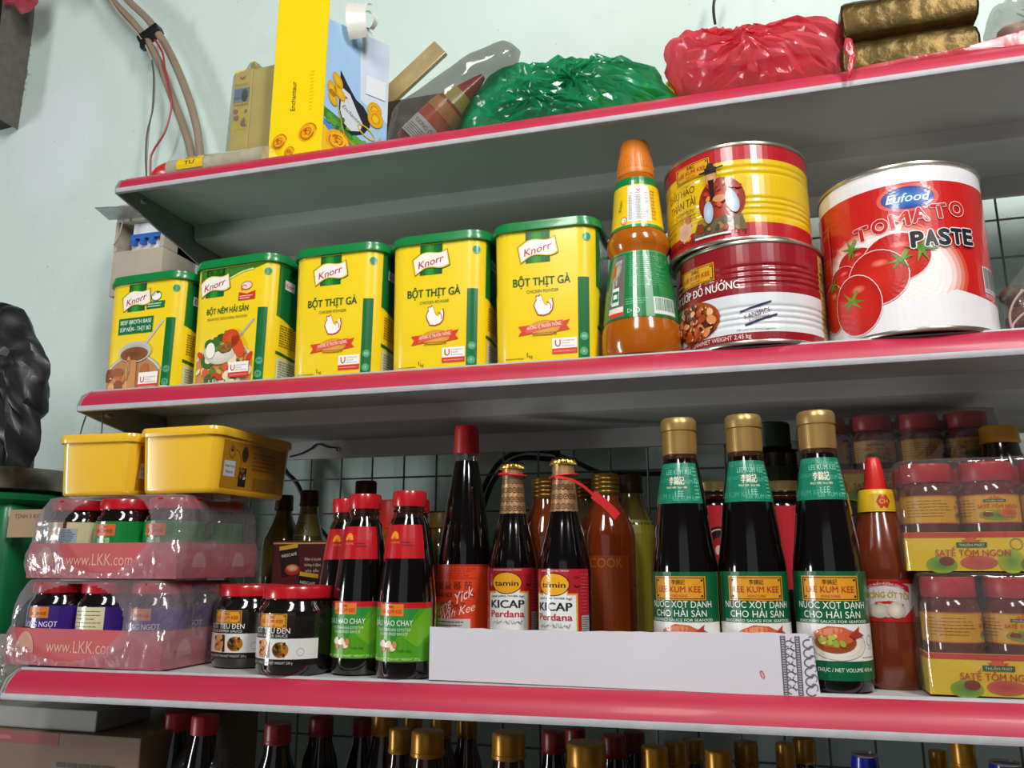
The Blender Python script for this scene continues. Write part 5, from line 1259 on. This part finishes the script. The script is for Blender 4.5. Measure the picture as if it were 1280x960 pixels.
# ================================================================ top shelf
def bagp(pts, Y, z0=None):
    """outline pixels on the plane at depth Y -> local (x, z) about the first-bottom point"""
    P = [px(x, y, Y) for x, y in pts]; cx = sum(p.x for p in P)/len(P); return [(p.x-cx, p.z-ZT) for p in P], cx
def sit(o, eps=.0006):
    """lift so that the lowest vertex rests on the origin plane"""
    zmin = min(v.co.z for v in o.data.vertices)
    for v in o.data.vertices: v.co.z -= zmin-eps
# lying noodle packet with red end
Y = .8435
a, b = px(192, 205, Y), px(338, 185, Y)
t = thing('noodle_packet', 'long clear noodle packet with red end lying at the left end of the top shelf', 'packet', ((a.x+b.x)/2, Y, ZT))
L_ = b.x-a.x; R = .0185
def lying(x0, x1, r0, r1, n=12, m=28, seed=0, sq=.82, amp=.0012):
    secs = []
    for i in range(n+1):
        f = i/n; x = x0+(x1-x0)*f; r = r0+(r1-r0)*f
        secs.append([(x, (r+amp*crumple((x, math.cos(q), math.sin(q)), 30, seed))*math.cos(q), sq*R*1.03+(r*sq+amp*crumple((x, math.cos(q), math.sin(q)), 30, seed))*math.sin(q)) for q in [2*PI*k/m for k in range(m)]])
    return loft(secs)
o = obj('wrapper', lying(-L_/2+.036, L_/2, R, R), mat('cloudy_noodle_wrap', '#a9a48c', .25, var=.18, vscale=60, coat=.6), t, True)
for o_ in (o,): sit(o_)
e = []
for f, r in ((0, .0015), (.15, .008), (.45, .0145), (.75, .0178), (1, .0186)):
    e.append([(-L_/2+.040*f-.002, r*math.cos(q), .0156+.82*r*math.sin(q)) for q in [2*PI*k/28 for k in range(28)]])
o = obj('red_end', loft(e), mat('red_wrapper_end', '#c62a22', .35, var=.1, coat=.3), t, True); sit(o)
I = Ink(strip=.004); I.rect(-.020, -.012, .020, .014, '#e0bd1c'); I.up().text('CÔ', .0, .005, .0062, '#7a4a10', w=.018, bold=.03).text('TƯ', .0, -.006, .0062, '#7a4a10', w=.016, bold=.03)
cxl = -L_/2+.074
def lm(u, v, off):
    a = math.radians(14)+v/R; return (cxl+u, -(R+off+.0012)*math.cos(a), .0162+.84*(R+off+.0010)*math.sin(a))
I.build('label', lm, GLOSSY, t)
# upright packs in clear wrap (small picture) behind
Y = .884
a, b = px(292, 190, Y), px(352, 190, Y); z1 = pxz(315, 92, Y)
t = thing('incense_packet', 'yellow packet with small blue picture in clear wrap, left of the gift bag', 'packet', ((a.x+b.x)/2, Y, ZT)); w = b.x-a.x; h = z1-ZT
obj('pack', join(box(-w/2, -w/2+.030, -.012, .012, .0006, h, .002), box(-w/2+.030, w/2, -.012, .012, .0006, h-.002, .002)), mat('yellow_ochre_pack', '#dcc266', .4, var=.06, coat=.3), t)
I = Ink(); u = -w/2+.0145
I.rect(u-.012, h-.052, u+.012, h-.030, '#6a8ab8'); I.up().rect(u-.012, h-.052, u+.012, h-.046, '#8aa0b0'); I.ell(u+.005, h-.042, .005, .010, '#2c3a3a', rings=1); I.lines(u-.011, h-.048, u+.010, h-.044, 2, '#3a4a4a'); I.L = 0
I.rect(u-.012, h-.095, u+.012, h-.060, '#e0c83a'); I.up().text('TRẦM', u, h-.058, .0035, '#9a5a14', w=.022); I.blobs(u-.010, h-.090, u-.003, h-.064, 9, ['#8a6a9a', '#a86a8a'], .002, .0035, 3); I.blobs(u+.003, h-.090, u+.010, h-.064, 9, ['#8a6a9a', '#a86a8a'], .002, .0035, 4)
I.text('NHANG', u, h-.026, .0030, '#a8881c', w=.020); I.line([(u-.004, h-.012), (u, h-.016), (u+.004, h-.012)], .0016, '#b5402a'); I.rect(w/2-.012, h-.052, w/2-.002, h-.030, '#6a8ab8')
I.build('print', flatmap((0, -.012, 0), (1, 0, 0), (0, 0, 1)), GLOSSY, t)
o = obj('clear_wrap', pillow([(-w/2-.010, .001), (w/2+.004, .001), (w/2+.004, h+.004), (.0, h+.003), (-.008, h+.016), (-.018, h+.018), (-.020, h+.004), (-w/2-.006, h+.002)], .016, .0015, 40, 4, 80, 12, flare=.25), film_mat('wrap_clear', '#d9dcd8', .14, rough=.06, gloss=.10, bump=.2, bscale=30), t, True); sit(o)
o = obj('twisted_top', pillow([(-.008, 0), (.008, 0), (.006, .010), (-.001, .018), (-.008, .012)], .005, .002, 80, 2, 30, 8), mat('mustard_foil', '#b59a2c', .3, coat=.4), t, True); o.location = (-.012, 0, h+.001)

# gift bag: yellow gusset to the left front, picture face to the right
A = px(335, 192, .842); Bc = px(402, 187, .830); Cc = px(483, 176, .905)
A, Bc, Cc = [Vector((p.x, p.y, ZT)) for p in (A, Bc, Cc)]
D = A+(Cc-Bc); Hb = .200
t = thing('gift_bag', 'tall yellow and blue paper gift bag with printed roses and white ribbon', 'gift bag', tuple(Bc))
l = lambda p: Vector(p)-Bc
n = Vector((0, 0, Hb)); lean = Vector((.006, .004, 0))
def panel(p, q, th=.0007, up=0.):
    n = Vector((0, 0, Hb+up))
    p, q = l(p), l(q); d = (q-p).normalized(); nn = Vector((d.y, -d.x, 0))*th
    V = [p, q, q+n, p+n, p-nn, q-nn, q+n-nn, p+n-nn]; return [tuple(v) for v in V], [(0, 1, 2, 3), (5, 4, 7, 6), (0, 4, 5, 1), (3, 2, 6, 7), (1, 5, 6, 2), (0, 3, 7, 4)]
BAGY = mat('bright_yellow_bag_paper', '#f5d514', .3, var=.02, coat=.4); BAGB = mat('blue_bag_paper', '#8fb6dd', .3, var=.06, vscale=8, coat=.4)
obj('gusset', panel(A, Bc, up=.055), BAGY, t); obj('front_panel', panel(Bc, Cc), BAGB, t); obj('back_gusset', panel(Cc, D), BAGY, t); obj('back_panel', panel(D, A), BAGB, t)
obj('bag_floor', ([tuple(l(p)+Vector((0, 0, .0004))) for p in (A, Bc, Cc, D)], [(0, 1, 2, 3)]), BAGY, t)
gw = (Bc-A).length; fw = (Cc-Bc).length
def rose(I, u, v, s, seed=0):
    cs = ['#e08a14', '#f0a81c', '#d87810', '#f5bc2c']; I.up().ell(u, v, s, s*.9, '#eaa01c', '#e8b41c', n=20)
    for k in range(7):
        I.up().ring(u+s*.06*math.cos(k*2.4), v+s*.06*math.sin(k*2.4), s*(.92-.12*k), s*(.84-.11*k), s*.12, cs[k % 4] if k % 2 else '#c8650c', n=14, start=k*1.3, end=k*1.3+3.6)
I = Ink(); I.rect(.0005, .0005, gw-.0005, Hb+.0545, '#f5d514'); rose(I, gw*.72, .040, .0145); I.L = 0; rose(I, gw*.20, .036, .0125); I.L = 0; rose(I, gw*.40, .018, .0085)
I.L = 1; I.text('Enchanteur', gw*.46, .098, .0075, '#5a4c10', w=.044, rot=PI/2, shear=.2, bold=.03); I.lines(gw*.72, .07, gw*.80, .13, 12, '#d9bc10', t=.001, seed=4)
I.build('gusset_print', flatmap(tuple(l(A)), tuple(Bc-A), (0, 0, 1)), GLOSSY, t)
I = Ink()
I.rect(.0002, .0005, fw-.0002, Hb, '#9cbfe0'); I.up().poly([(fw*.55, .10), (fw, .08), (fw, Hb), (fw*.5, Hb)], '#c9d6e4')
I.up().poly([(0, .072), (fw*.25, .062), (fw*.5, .044), (fw, .020), (fw, .008), (fw*.6, .024), (fw*.3, .044), (0, .058)], '#3f7a2c'); I.blobs(0, .030, fw, .072, 26, ['#2f6a24', '#5a9a34', '#4a8a2c'], .003, .006, 6, 9, lambda u, v: abs(v-(.068-.055*u/fw)) < .009)
I.L = 1; I.poly([(0, .056), (fw*.4, .034), (fw, .006), (fw, .001), (fw*.35, .001), (fw*.1, .030), (0, .036)], '#3f86c4'); I.up().poly([(0, .001), (fw*.38, .001), (fw*.22, .026), (.002, .046), (0, .046)], '#eab418')
rose(I, fw*.22, .030, .017); I.L = 3
# printed handbag silhouette with flowers and black satin edge
I.poly([(fw*.22, .132), (fw*.34, .115), (fw*.48, .098), (fw*.60, .092), (fw*.70, .080), (fw*.72, .066), (fw*.62, .052), (fw*.45, .044), (fw*.30, .050), (fw*.22, .070)], '#23242a'); I.up().poly([(fw*.25, .108), (fw*.38, .102), (fw*.52, .078), (fw*.60, .066), (fw*.56, .054), (fw*.42, .050), (fw*.30, .058), (fw*.24, .075)], '#c9ced4')
I.up().text('Enchanteur', fw*.43, .070, .0060, '#55524a', w=fw*.40, rot=math.radians(-32), shear=.2); I.ell(fw*.30, .095, .0045, .0018, '#c05a6a', rings=1)
for uu, vv, s_ in ((fw*.78, .092, .011), (fw*.80, .080, .012)): I.up().ell(uu, vv, s_, s_*1.1, '#eec01c', '#d89a14', n=14); I.ring(uu, vv, s_*.5, s_*.6, .001, '#c07a10', n=12)
for uu, vv in ((fw*.10, .100), (fw*.18, .115), (fw*.12, .088), (fw*.22, .098)): I.ell(uu, vv, .006, .012, '#e6b41c', '#c99414', rot=uu*30, n=12)
I.ring(fw*.66, .056, .014, .006, .0020, '#d8ae1c', rot=-.5, n=18); I.line([(fw*.2, .080), (fw*.32, .040), (fw*.5, .030), (fw*.75, .036), (fw*.9, .056)], .0012, '#c9a82c'); I.rect(fw*.62, .112, fw*.95, .140, '#dfe2e6')
I.build('front_print', flatmap(tuple(l(Bc)), tuple(Cc-Bc), (0, 0, 1)), GLOSSY, t)
# white ribbon curling down from the top
RIB = mat('white_satin_ribbon', '#d8d6cc', .3, var=.08, coat=.3)
def ribbon(pts, w, axis=Vector((1, 0, 0)), sub=10):
    P = smoothpath(pts, sub); V, Fc = [], []; m = len(P)
    for th in (0, .0004):
        for i, p in enumerate(P):
            t_ = (P[min(i+1, m-1)]-P[max(i-1, 0)]).normalized(); s = (axis-t_*axis.dot(t_)).normalized(); nn = t_.cross(s)
            V += [tuple(p-s*w/2+nn*th), tuple(p+s*w/2+nn*th)]
    for i in range(m-1): Fc += [(2*i, 2*i+1, 2*i+3, 2*i+2), (2*m+2*i, 2*m+2*i+2, 2*m+2*i+3, 2*m+2*i+1)]
    return V, Fc
R0 = l(px(446, 20, .845))
rb = [R0+Vector(v) for v in ((.0, .018, .030), (-.001, .004, .022), (.0, -.004, .006), (.001, -.004, -.010), (.002, .000, -.022), (.002, .006, -.030))]
o = obj('ribbon', ribbon(rb, .026, Vector((1, .35, 0))), RIB, t, 'all')
rb2 = [R0+Vector(v) for v in ((.008, .014, .014), (.020, .004, .004), (.027, .002, -.010), (.021, .004, -.020), (.012, .007, -.016), (.020, .009, -.028))]
o2 = obj('ribbon_curl', ribbon(rb2, .0085, Vector((.2, 1, .3))), RIB, t, 'all')

# flat packet leaning behind
Y = .975
a, b = px(482, 128, Y), px(546, 68, Y)
t = tag(obj('flat_packet', xf(box(-.060, .060, -.004, .004, -.015, .015, .002), Matrix.Rotation(math.atan2(-(b.z-a.z), (b.x-a.x)), 4, 'Y')), mat('tan_packet_film', '#a8956a', .3, var=.25, vscale=40, coat=.5)), 'tan flat packet leaning behind the gift bag', 'packet'); t.location = ((a.x+b.x)/2, Y, (a.z+b.z)/2+.004)
sup = tag(obj('cardboard_box', box(-.05, .07, -.024, .024, 0, (a.z+b.z)/2-ZT-.048, .001), mat('dark_box', '#3a3630', .6)), 'low dark box behind the gift bag, under the leaning packet', 'box'); sup.location = ((a.x+b.x)/2, Y, ZT)

# chilli sauce bottle lying tilted in a clear bag
Y = .868
p0, p1 = px(500, 172, Y), px(597, 78, Y)
t = thing('bagged_sauce_bottle', 'slanting red sauce bottle with white label inside a clear plastic bag', 'bagged bottle', (p0.x, Y, ZT))
d = (p1-p0); Lb = d.length; ang = math.atan2(d.x, d.z)
Mx = Matrix.Translation((.012, 0, -.004)) @ Matrix.Rotation(ang, 4, 'Y')
prof = [(.018, .0), (.0235, .003), (.0240, .010), (.0240, .062), (.0215, .078), (.0140, .100), (.0105, .112), (.0070, .124), (.0040, .132), (0, .133)]
vf = xf(lathe(prof, 36), Mx); 
bo = obj('bottle', vf, mat('tomato_red_plastic', '#a82a20', .25, coat=.5), t, True)
zl = min(v.co.z for v in bo.data.vertices); sh = .0008-zl
for v in bo.data.vertices: v.co.z += sh
Mx = Matrix.Translation((0, 0, sh)) @ Mx
I = Ink(strip=.004); I.rect(-.050, .010, .050, .040, '#e3e3e4'); I.up().rect(-.050, .0085, .050, .0115, '#2a2428'); I.text('TƯƠNG ỚT', .004, .030, .0052, '#2a2a2e', w=.034, bold=.01); I.lines(-.016, .013, .020, .027, 5, '#55555c', t=.0010, seed=7); I.L = 0; I.rect(-.050, .041, .050, .056, '#d8481c'); I.rect(-.046, .057, .046, .074, '#d8922c', rows=3); I.rect(-.03, .078, .03, .098, '#c0b84a', rows=3)
cm = cylmap(.024, 0., math.radians(10), prof, .024)
I.build('label', lambda u, v, off: tuple(Mx @ Vector(cm(u, v, off))), GLOSSY, t)
ol, cx = bagp([(480, 174), (485, 148), (492, 118), (520, 100), (560, 70), (600, 44), (636, 27), (652, 40), (645, 56), (612, 80), (580, 120), (552, 166)], .862)
o = obj('clear_bag', pillow(ol, .027, .005, 13, 6, 110, 20, octv=2), film_mat('grey_clear_bag', '#b9b8b2', .16, rough=.1, gloss=.06, bump=.25, bscale=18), t, True); sit(o); o.location = (cx-p0.x, .862-Y, 0)

# green carrier bag with bottles inside
GB = film_mat('green_bag_film', '#26b47a', .50, rough=.2, gloss=.06, bump=.35, bscale=16, trl=.5)
ol, cx = bagp([(556, 166), (566, 140), (578, 112), (598, 82), (625, 64), (655, 56), (668, 63), (690, 52), (704, 44), (718, 54), (738, 50), (757, 42), (772, 52), (795, 56), (822, 58), (835, 75), (850, 95), (872, 110), (874, 121), (800, 134), (700, 150)], .876)
ol = [(x, max(z, .0)) for x, z in ol]
t = thing('carrier_bag', 'crumpled translucent green plastic bag holding yellow-green bottles', 'plastic bag', (cx, .884, ZT))
o = obj('bag_film', crisp_bag(ol, .036, .012, 9, 54, 9), GB, t, True); sit(o)
o = obj('bag_fold', crisp_bag([(x, z) for x, z in [(-.115, .030), (-.09, .062), (-.055, .070), (-.02, .052), (.01, .030), (.04, .012), (-.02, .006), (-.08, .010)]], .012, .007, 3, 30, 6), GB, t, True); o.location = (0, -.046, .002)
LIQ = mat('yellow_green_liquid', '#c6d81c', .1, coat=.8)
for i, (xx, z_) in enumerate(((700, 0), (745, .0), (808, 0), (840, 0))):
    q = px(xx, 140, .884); bt = obj('bottle', lathe([(.014, 0), (.0175, .002), (.018, .008), (.018, .045), (.014, .056), (.007, .062), (.007, .070), (0, .070)], 28), LIQ, t, True); bt.location = (q.x-cx, .004+.01*(i % 2), .001)

# red carrier bag
RB = film_mat('red_bag_film', '#f26472', .58, rough=.24, gloss=.06, bump=.3, bscale=18, trl=.45)
ol, cx = bagp([(862, 112), (845, 96), (832, 72), (830, 52), (826, 34), (838, 28), (848, 40), (866, 26), (885, 22), (905, 30), (925, 20), (950, 16), (990, 8), (1030, 3), (1052, 2), (1058, 30), (1066, 62), (1068, 88), (1000, 102), (930, 112)], .868)
ol = [(x, max(z, 0)) for x, z in ol]
t = thing('carrier_bag', 'bulging red plastic bag knotted beside the gold foil packs', 'plastic bag', (cx, .878, ZT))
o = obj('bag_film', crisp_bag(ol, .055, .010, 13, 50, 9), RB, t, True); sit(o)
o = obj('bag_contents', pillow([(x*.80, z*.62) for x, z in ol], .026, .004, 22, 3, 80, 14), mat('red_inner_goods', '#c23a34', .5, var=.2), t, 'all'); sit(o, .003)
q = px(1058, 62, .788)
o = obj('bag_tail', pillow([(.0, .014), (.006, .012), (.0075, .002), (.008, -.010), (.003, -.030), (-.001, -.034), (-.002, -.026), (.002, -.012), (-.003, .002)], .002, .0015, 90, 2, 50, 8), RB, t, 'all'); o.location = (q.x-cx, .788-.878, q.z-ZT)

# gold foil packs stacked on red plastic
GF = mat('gold_foil_pack', '#4a3a16', .36, metal=.75, var=.25, vscale=30, bump=.6, bscale=70)
Y0 = .835
a, b = px(1053, 88, Y0), px(1238, 60, Y0)
w = b.x-a.x-.010; xm = (a.x+b.x)/2
def foilpack(w, d, h, seed):
    secs = []
    for z, s in ((0, .93), (h*.12, .985), (h*.35, 1.0), (h*.65, 1.), (h*.88, .985), (h, .93)):
        sec = []
        P = []
        for (x0, y0), (x1, y1), nn in (((-w/2, -d/2), (w/2, -d/2), 40), ((w/2, -d/2), (w/2, d/2), 16), ((w/2, d/2), (-w/2, d/2), 40), ((-w/2, d/2), (-w/2, -d/2), 16)):
            for k in range(nn): P.append((x0+(x1-x0)*k/nn, y0+(y1-y0)*k/nn))
        for x, y in P:
            c = .0025*crumple((x, y, z), 45, seed); l_ = math.hypot(x, y); sec.append((x*s+x/l_*c, y*s+y/l_*c, z+.0018*crumple((x, y, z+.5), 40, seed)*(0 if z == 0 else 1)))
        secs.append(sec)
    return loft(secs)
rz_ = math.radians(1)
for k, lb in ((0, 'gold foil pack in the shadow, lower of the two beside the red bag'), (1, 'gold foil pack, upper of the two beside the red bag')):
    o = tag(obj('foil_pack', foilpack(w, .13, .046, 3+k), GF, None, 'all'), lb, 'foil pack', 'gold foil packs'); o.location = (xm-.003+.004*k, Y0+.070, ZT+.0046+k*.0500)
zmin = [min((o_.matrix_basis @ v.co).z for v in o_.data.vertices) for o_ in bpy.data.objects if o_.name.startswith('foil_pack')]
o = tag(obj('red_plastic_sheet', pillow([(-.10, 0), (.11, 0), (.112, .03), (.09, .012), (-.08, .008)], .006, .002, 40, 3, 70, 10), RB, None, 'all'), 'red plastic trailing in front of the gold foil packs', 'plastic sheet'); sit(o); o.location = (xm+.015, .8265, ZT)
# clear bag with pinkish goods at the far right
ol, cx = bagp([(1240, 66), (1238, 40), (1246, 12), (1236, -20), (1300, -40), (1360, -20), (1370, 40), (1330, 56)], .86)
ol = [(x, max(z, 0)) for x, z in ol]
t = thing('clear_bag', 'clear bag of pinkish goods at the right end of the top shelf', 'plastic bag', (cx, .882, ZT))
o = obj('bag_film', crisp_bag(ol, .04, .008, 23, 40, 8), film_mat('pale_clear_bag', '#d9dcd8', .22, rough=.1, gloss=.07, bump=.2, bscale=20), t, True); sit(o)
o = obj('contents', pillow([(x*.8, z*.7) for x, z in ol], .028, .003, 24, 2, 60, 12), mat('peach_goods', '#d8a48a', .6, var=.2), t, 'all'); sit(o, .003)

# ================================================================ left of the shelves: carton, scale, black bag
Yf = .80
KRAFT = mat('brown_kraft_carton', '#7d6248', .65, var=.1, vscale=12)
xr = pxx(176, 930, Yf); x0 = xr-.34; zc1 = pxz(60, 915, Yf)
t = thing('cardboard_carton', 'large brown carton at the lower left, under the pink-edged shelf', 'carton', ((x0+xr)/2, Yf+.115, .0)); w = xr-x0
st = tag(obj('wooden_crate', join(*[box(x0-.01, xr+.0, Yf-.0, Yf+.20, .10+.2*k, .28+.2*k, .002) for k in range(0)], box(x0, xr-.16, Yf+.01, Yf+.20, 0, ZL, .003)), mat('plain_wood', '#7a6248', .6, var=.2)), 'plain wooden stand under the brown carton', 'stand')
t.location.z = ZL+.0016
hc = zc1-t.location.z
bx = obj('box', box(-w/2, w/2, -.115, .115, 0, hc, .0015), KRAFT, t)
I = Ink(); I.rect(-w/2, hc-.014, w/2-.11, hc-.001, '#8a3430'); I.up().lines(-w/2+.02, hc-.012, w/2-.12, hc-.004, 1, '#a85a50', t=.004, seed=2); I.L = 0
I.lines(w/2-.11, hc-.048, w/2-.012, hc-.028, 2, '#3a2c22', t=.005, seed=5); I.line([(-w/2+.06, hc-.08), (-w/2+.06, hc-.052), (w/2-.155, hc-.050), (w/2-.157, hc-.09)], .002, '#2a221c'); I.bars(-w/2+.07, hc-.09, w/2-.165, hc-.056, '#4a3a2c', 3, 14)
I.build('print', flatmap((0, -.115, 0), (1, 0, 0), (0, 0, 1)), MATTE, t)
xr2 = pxx(124, 885, Yf+.01); zc2 = 1.2835
w2 = xr2-x0-.01
t = tag(obj('white_box', box(x0+.01, xr2, Yf+.008, Yf+.098, zc1+.0006, zc2, .0015), mat('white_grey_box', '#8f8d88', .6, var=.05)), 'flat white box on top of the large brown carton', 'box')
ol = [(p.x, max(p.z-zc2-.001, 0)) for p in [px(x, y, .845) for x, y in ((-40, 870), (12, 872), (20, 845), (19, 818), (9, 796), (-10, 790), (-40, 800))]]; cxb = sum(p[0] for p in ol)/len(ol)
t = thing('small_bag', 'small white plastic bag with a yellow print beside the lowest jar pack', 'plastic bag', (cxb, .855, zc2))
o = obj('bag_film', crisp_bag([(x-cxb, z) for x, z in ol], .022, .005, 4, 30, 6), film_mat('milky_bag', '#d6d4cc', .7, gloss=.06, bump=.2), t, True); sit(o)
I = Ink(); I.ell(.018, .024, .008, .010, '#d8b02c', '#b88a1c'); I.build('print', flatmap((0, -.027, 0), (1, 0, 0), (0, 0, 1)), PAPER, t)
# kitchen scale
Ysc = .965
rim = px(78, 600, Ysc); Rp = .125; Xs = rim.x-Rp+.004; zs = zc1+.0006
t = thing('kitchen_scale', 'green mechanical scale with round steel pan beside the shelves', 'scale', (Xs, Ysc, zs))
zr = pxz(30, 576, Ysc-.12)-zs
GS = mat('green_scale_enamel', '#0f6a3a', .35, var=.06, coat=.2)
hb = zr-.050
obj('body', rprism(.19, .12, .018, [(0, 1.), (.01, 1.), (hb*.7, .97), (hb-.01, .95), (hb, .9)]), GS, t, True)
obj('pan_support', lathe([(.095, hb), (.108, hb+.006), (.110, hb+.012), (.100, hb+.016)], 48), GS, t, True)
obj('pan', lathe([(0, hb+.0165), (.085, hb+.0168), (.105, hb+.022), (.119, zr-.004), (.125, zr-.001), (.126, zr), (.1235, zr+.0004), (.1175, zr-.004), (.104, hb+.024), (.084, hb+.0190), (0, hb+.0185)], 64, False), mat('stainless_pan', '#a89c92', .22, metal=.95, var=.08, vscale=8), t, True)
q = px(30, 655, Ysc-.062)
I = Ink(); I.rect(-.030, -.018, .030, .020, '#9a7c58'); I.up().text('TỊNH 5 KG', .002, .008, .0060, '#2a2018', w=.044); I.build('paper_label', flatmap((q.x-Xs, -.0595, q.z-zs), (1, 0, 0), (0, 0, 1)), MATTE, t)
obj('knob', xf(lathe([(.006, 0), (.006, .006), (.004, .008), (0, .008)], 16), Matrix.Translation((pxx(12, 677, .86)-Xs, -.057, pxz(12, 677, .86)-zs)) @ Matrix.Rotation(PI/2, 4, 'X')), TAPE, t, True)
# black bag standing in the pan
Yb = .93
pts = [(-150, 420), (-90, 380), (-40, 366), (4, 364), (19, 363), (26, 382), (36, 396), (50, 412), (55, 425), (52, 455), (48, 490), (46, 515), (36, 555), (24, 592), (-40, 598), (-110, 590), (-150, 520)]
P = [px(x, y, Yb) for x, y in pts]; cx = Xs
zb0 = zs+hb+.0200
ol = [(p.x-cx, max(p.z-zb0, 0)) for p in P]
BB = mat('black_bag_plastic', '#131417', .45, var=.1, coat=.05, bump=.3, bscale=30)
o = tag(obj('black_bag', crisp_bag(ol, .034, .009, 31, 44, 8), BB, None, True), 'black plastic bag standing in the pan of the green scale', 'plastic bag'); sit(o); o.location = (cx, Yb+.012, zb0)

# ================================================================ bottles on the lowest shelf, seen below the pink edge
DIM = mat('dark_bottle_glass', '#120c0a', .1, coat=1., var=.1); BRN = mat('brown_bottle_glass', '#2a140c', .1, coat=1.)
GC = mat('gold_plastic_cap', '#b07a1e', .3, metal=.45, var=.05); RC = mat('dark_red_cap', '#8a1a1c', .35, var=.05)
def oval(I, H): I.up().ell(0, .70*H, .010, .016, '#6a1c14', n=20, rings=1); I.up().ell(0, .70*H, .0075, .012, '#b5a890', n=20, rings=1); I.up().text('MAX', 0, .705*H, .0050, '#2a1c18', w=.011).text('ONE', 0, .690*H, .0050, '#2a1c18', w=.011)
G1, G2 = 'gold-capped bottles on the lowest shelf', 'red-capped bottles on the lowest shelf'
rows = [ # x, ytop, width px, Y, cap, label text
 (480, 893, 27, .90, 'g', 'gold-capped bottle with oval label, leftmost gold cap on the lowest shelf', 1), (516, 895, 23, .985, 'g', 'small gold cap at the back, second gold from the left below', 0), (551, 896, 26, .93, 'g', 'gold-capped bottle behind the wide front gold cap', 0), (584, 897, 24, .97, 'g', 'gold-capped bottle with oval label right of the wide front gold cap', 1),
 (500, 913, 25, .835, 'g', 'gold-capped bottle at the front, left of the wide gold cap', 0), (535, 917, 38, .80, 'g', 'wide gold-capped bottle at the front under the green-label bottles', 0), (636, 919, 40, .80, 'g', 'wide gold-capped bottle standing alone under the white strip', 0),
 (348, 907, 29, .83, 'r', 'large bottle with bright red cap right of the wrapped pair', 0), (402, 899, 27, .95, 'r', 'dark red cap, first to the right of the bright red cap', 0), (453, 900, 22, 1.0, 'r', 'dark red cap just left of the gold caps', 0),
 (692, 917, 28, .90, 'r', 'red cap to the left of the pair below the white strip', 0), (719, 913, 25, .97, 'r', 'red cap behind the wide second gold cap', 0), (733, 933, 48, .80, 'g', 'wide gold cap between the red caps below the white strip', 0), (767, 922, 31, .88, 'r', 'red cap right of the wide gold cap below the white strip', 0), (792, 917, 27, .96, 'r', 'dark red cap at the back, rightmost of the red caps below', 0),
 (818, 936, 34, .82, 'g', 'gold cap, nearest of the trio below the first seafood bottle', 0), (845, 930, 30, .90, 'g', 'gold cap, middle of the trio below the first seafood bottle', 0), (866, 926, 26, .98, 'g', 'gold cap, hindmost of the trio below the first seafood bottle', 0), (898, 941, 34, .82, 'g', 'gold cap low down below the middle seafood bottle', 0), (932, 930, 30, .94, 'g', 'dim gold cap at the back below the middle seafood bottle', 0),
 (981, 931, 24, .86, 'g', 'bright narrow gold cap below the end of the white strip', 0), (1005, 925, 28, .95, 'g', 'dim gold cap behind the bright narrow one', 0), (1172, 940, 24, .90, 'g', 'dim small gold cap left of the last gold cap', 0), (1202, 927, 31, .86, 'g', 'gold-capped bottle left of the last blue can', 0)]
for x, y, wp_, Yk, c, lb, ov in rows:
    rc = (pxx(x+wp_/2, y, Yk)-pxx(x-wp_/2, y, Yk))/2
    hcap = .024 if c == 'g' else .021
    o = bottle(lb, x, y, Yk, rc, hcap, min(.030, max(.024, rc*1.7)), GC if c == 'g' else RC, BRN if c == 'g' else DIM, band(.62, .63, '#7a5a1c', .02, oval) if ov else None, group=G1 if c == 'g' else G2, zbase=ZL+.0006, neck=.32)
# blue cans
BL = mat('deep_blue_can', '#1428a8', .3, coat=.5, var=.05)
for x, lb, xw in ((1077, 'deep blue can below the chilli bottle', 36), (1250, 'deep blue can at the lower right corner', 40)):
    Yk = .86; P = px(x, 905, Yk); h = 1.2730-ZL
    t = thing('blue_can', lb, 'can', (P.x, Yk, ZL+.0006), 0, 'deep blue cans'); r = xw/2*.0008*Yk
    obj('body', lathe([(r*.9, 0), (r, .004), (r, h-.008), (r*.92, h-.002), (r*.9, h)], 36), BL, t, True)
    obj('rim', lathe([(r*.90, h), (r*.94, h+.0012), (r*.90, h+.002), (r*.85, h), (0, h-.001)], 36, False), TIN, t, True)
    I = Ink(strip=.004); I.poly([(-.006, h-.030), (.006, h-.030), (.008, h-.034), (-.008, h-.034)], '#c9a08a'); I.ell(0, h-.022, .004, .007, '#c9a08a', rings=1); I.ell(0, h-.050, .004, .006, '#a8b0d0', rings=1); I.build('print', cylmap(r, 0, 0, None, r), GLOSSY, t)
# shrink-wrapped pair of red-capped bottles
t = thing('wrapped_bottles', 'two red-capped bottles in clear wrinkled wrap at the lower left', 'bottle pack', (pxx(247, 940, .84), .84, ZL+.0006))
for x, y, Yk in ((222, 893, .865), (257, 897, .835)):
    P = px(x, y, Yk-.014); H = P.z-ZL; r = .0145
    b_ = obj('bottle', lathe([(.02, 0), (.0235, .003), (.0235, H*.72), (.018, H*.84), (.013, H-.022), (.0125, H-.019)], 32), DIM, t, True); X_ = P.x*Yk/(Yk-.014); b_.location = (X_-t.location.x, Yk-.84, .0)
    obj('cap', lathe([(.0142, H-.0205), (.0150, H-.020), (.0148, H-.003), (.0135, H-.0008), (0, H)], 32), mat('wrapped_red_cap', '#b52a24', .35), b_, True)
o = obj('wrap_film', film_wrap(.094, .082, .262, None, .004, 5, .034, .03, .002, .006), film_mat('wrinkled_wrap', '#c9c6c2', .10, rough=.06, gloss=.12, bump=.8, bscale=24), t, 'all'); o.location = (.006, .010, .0004)
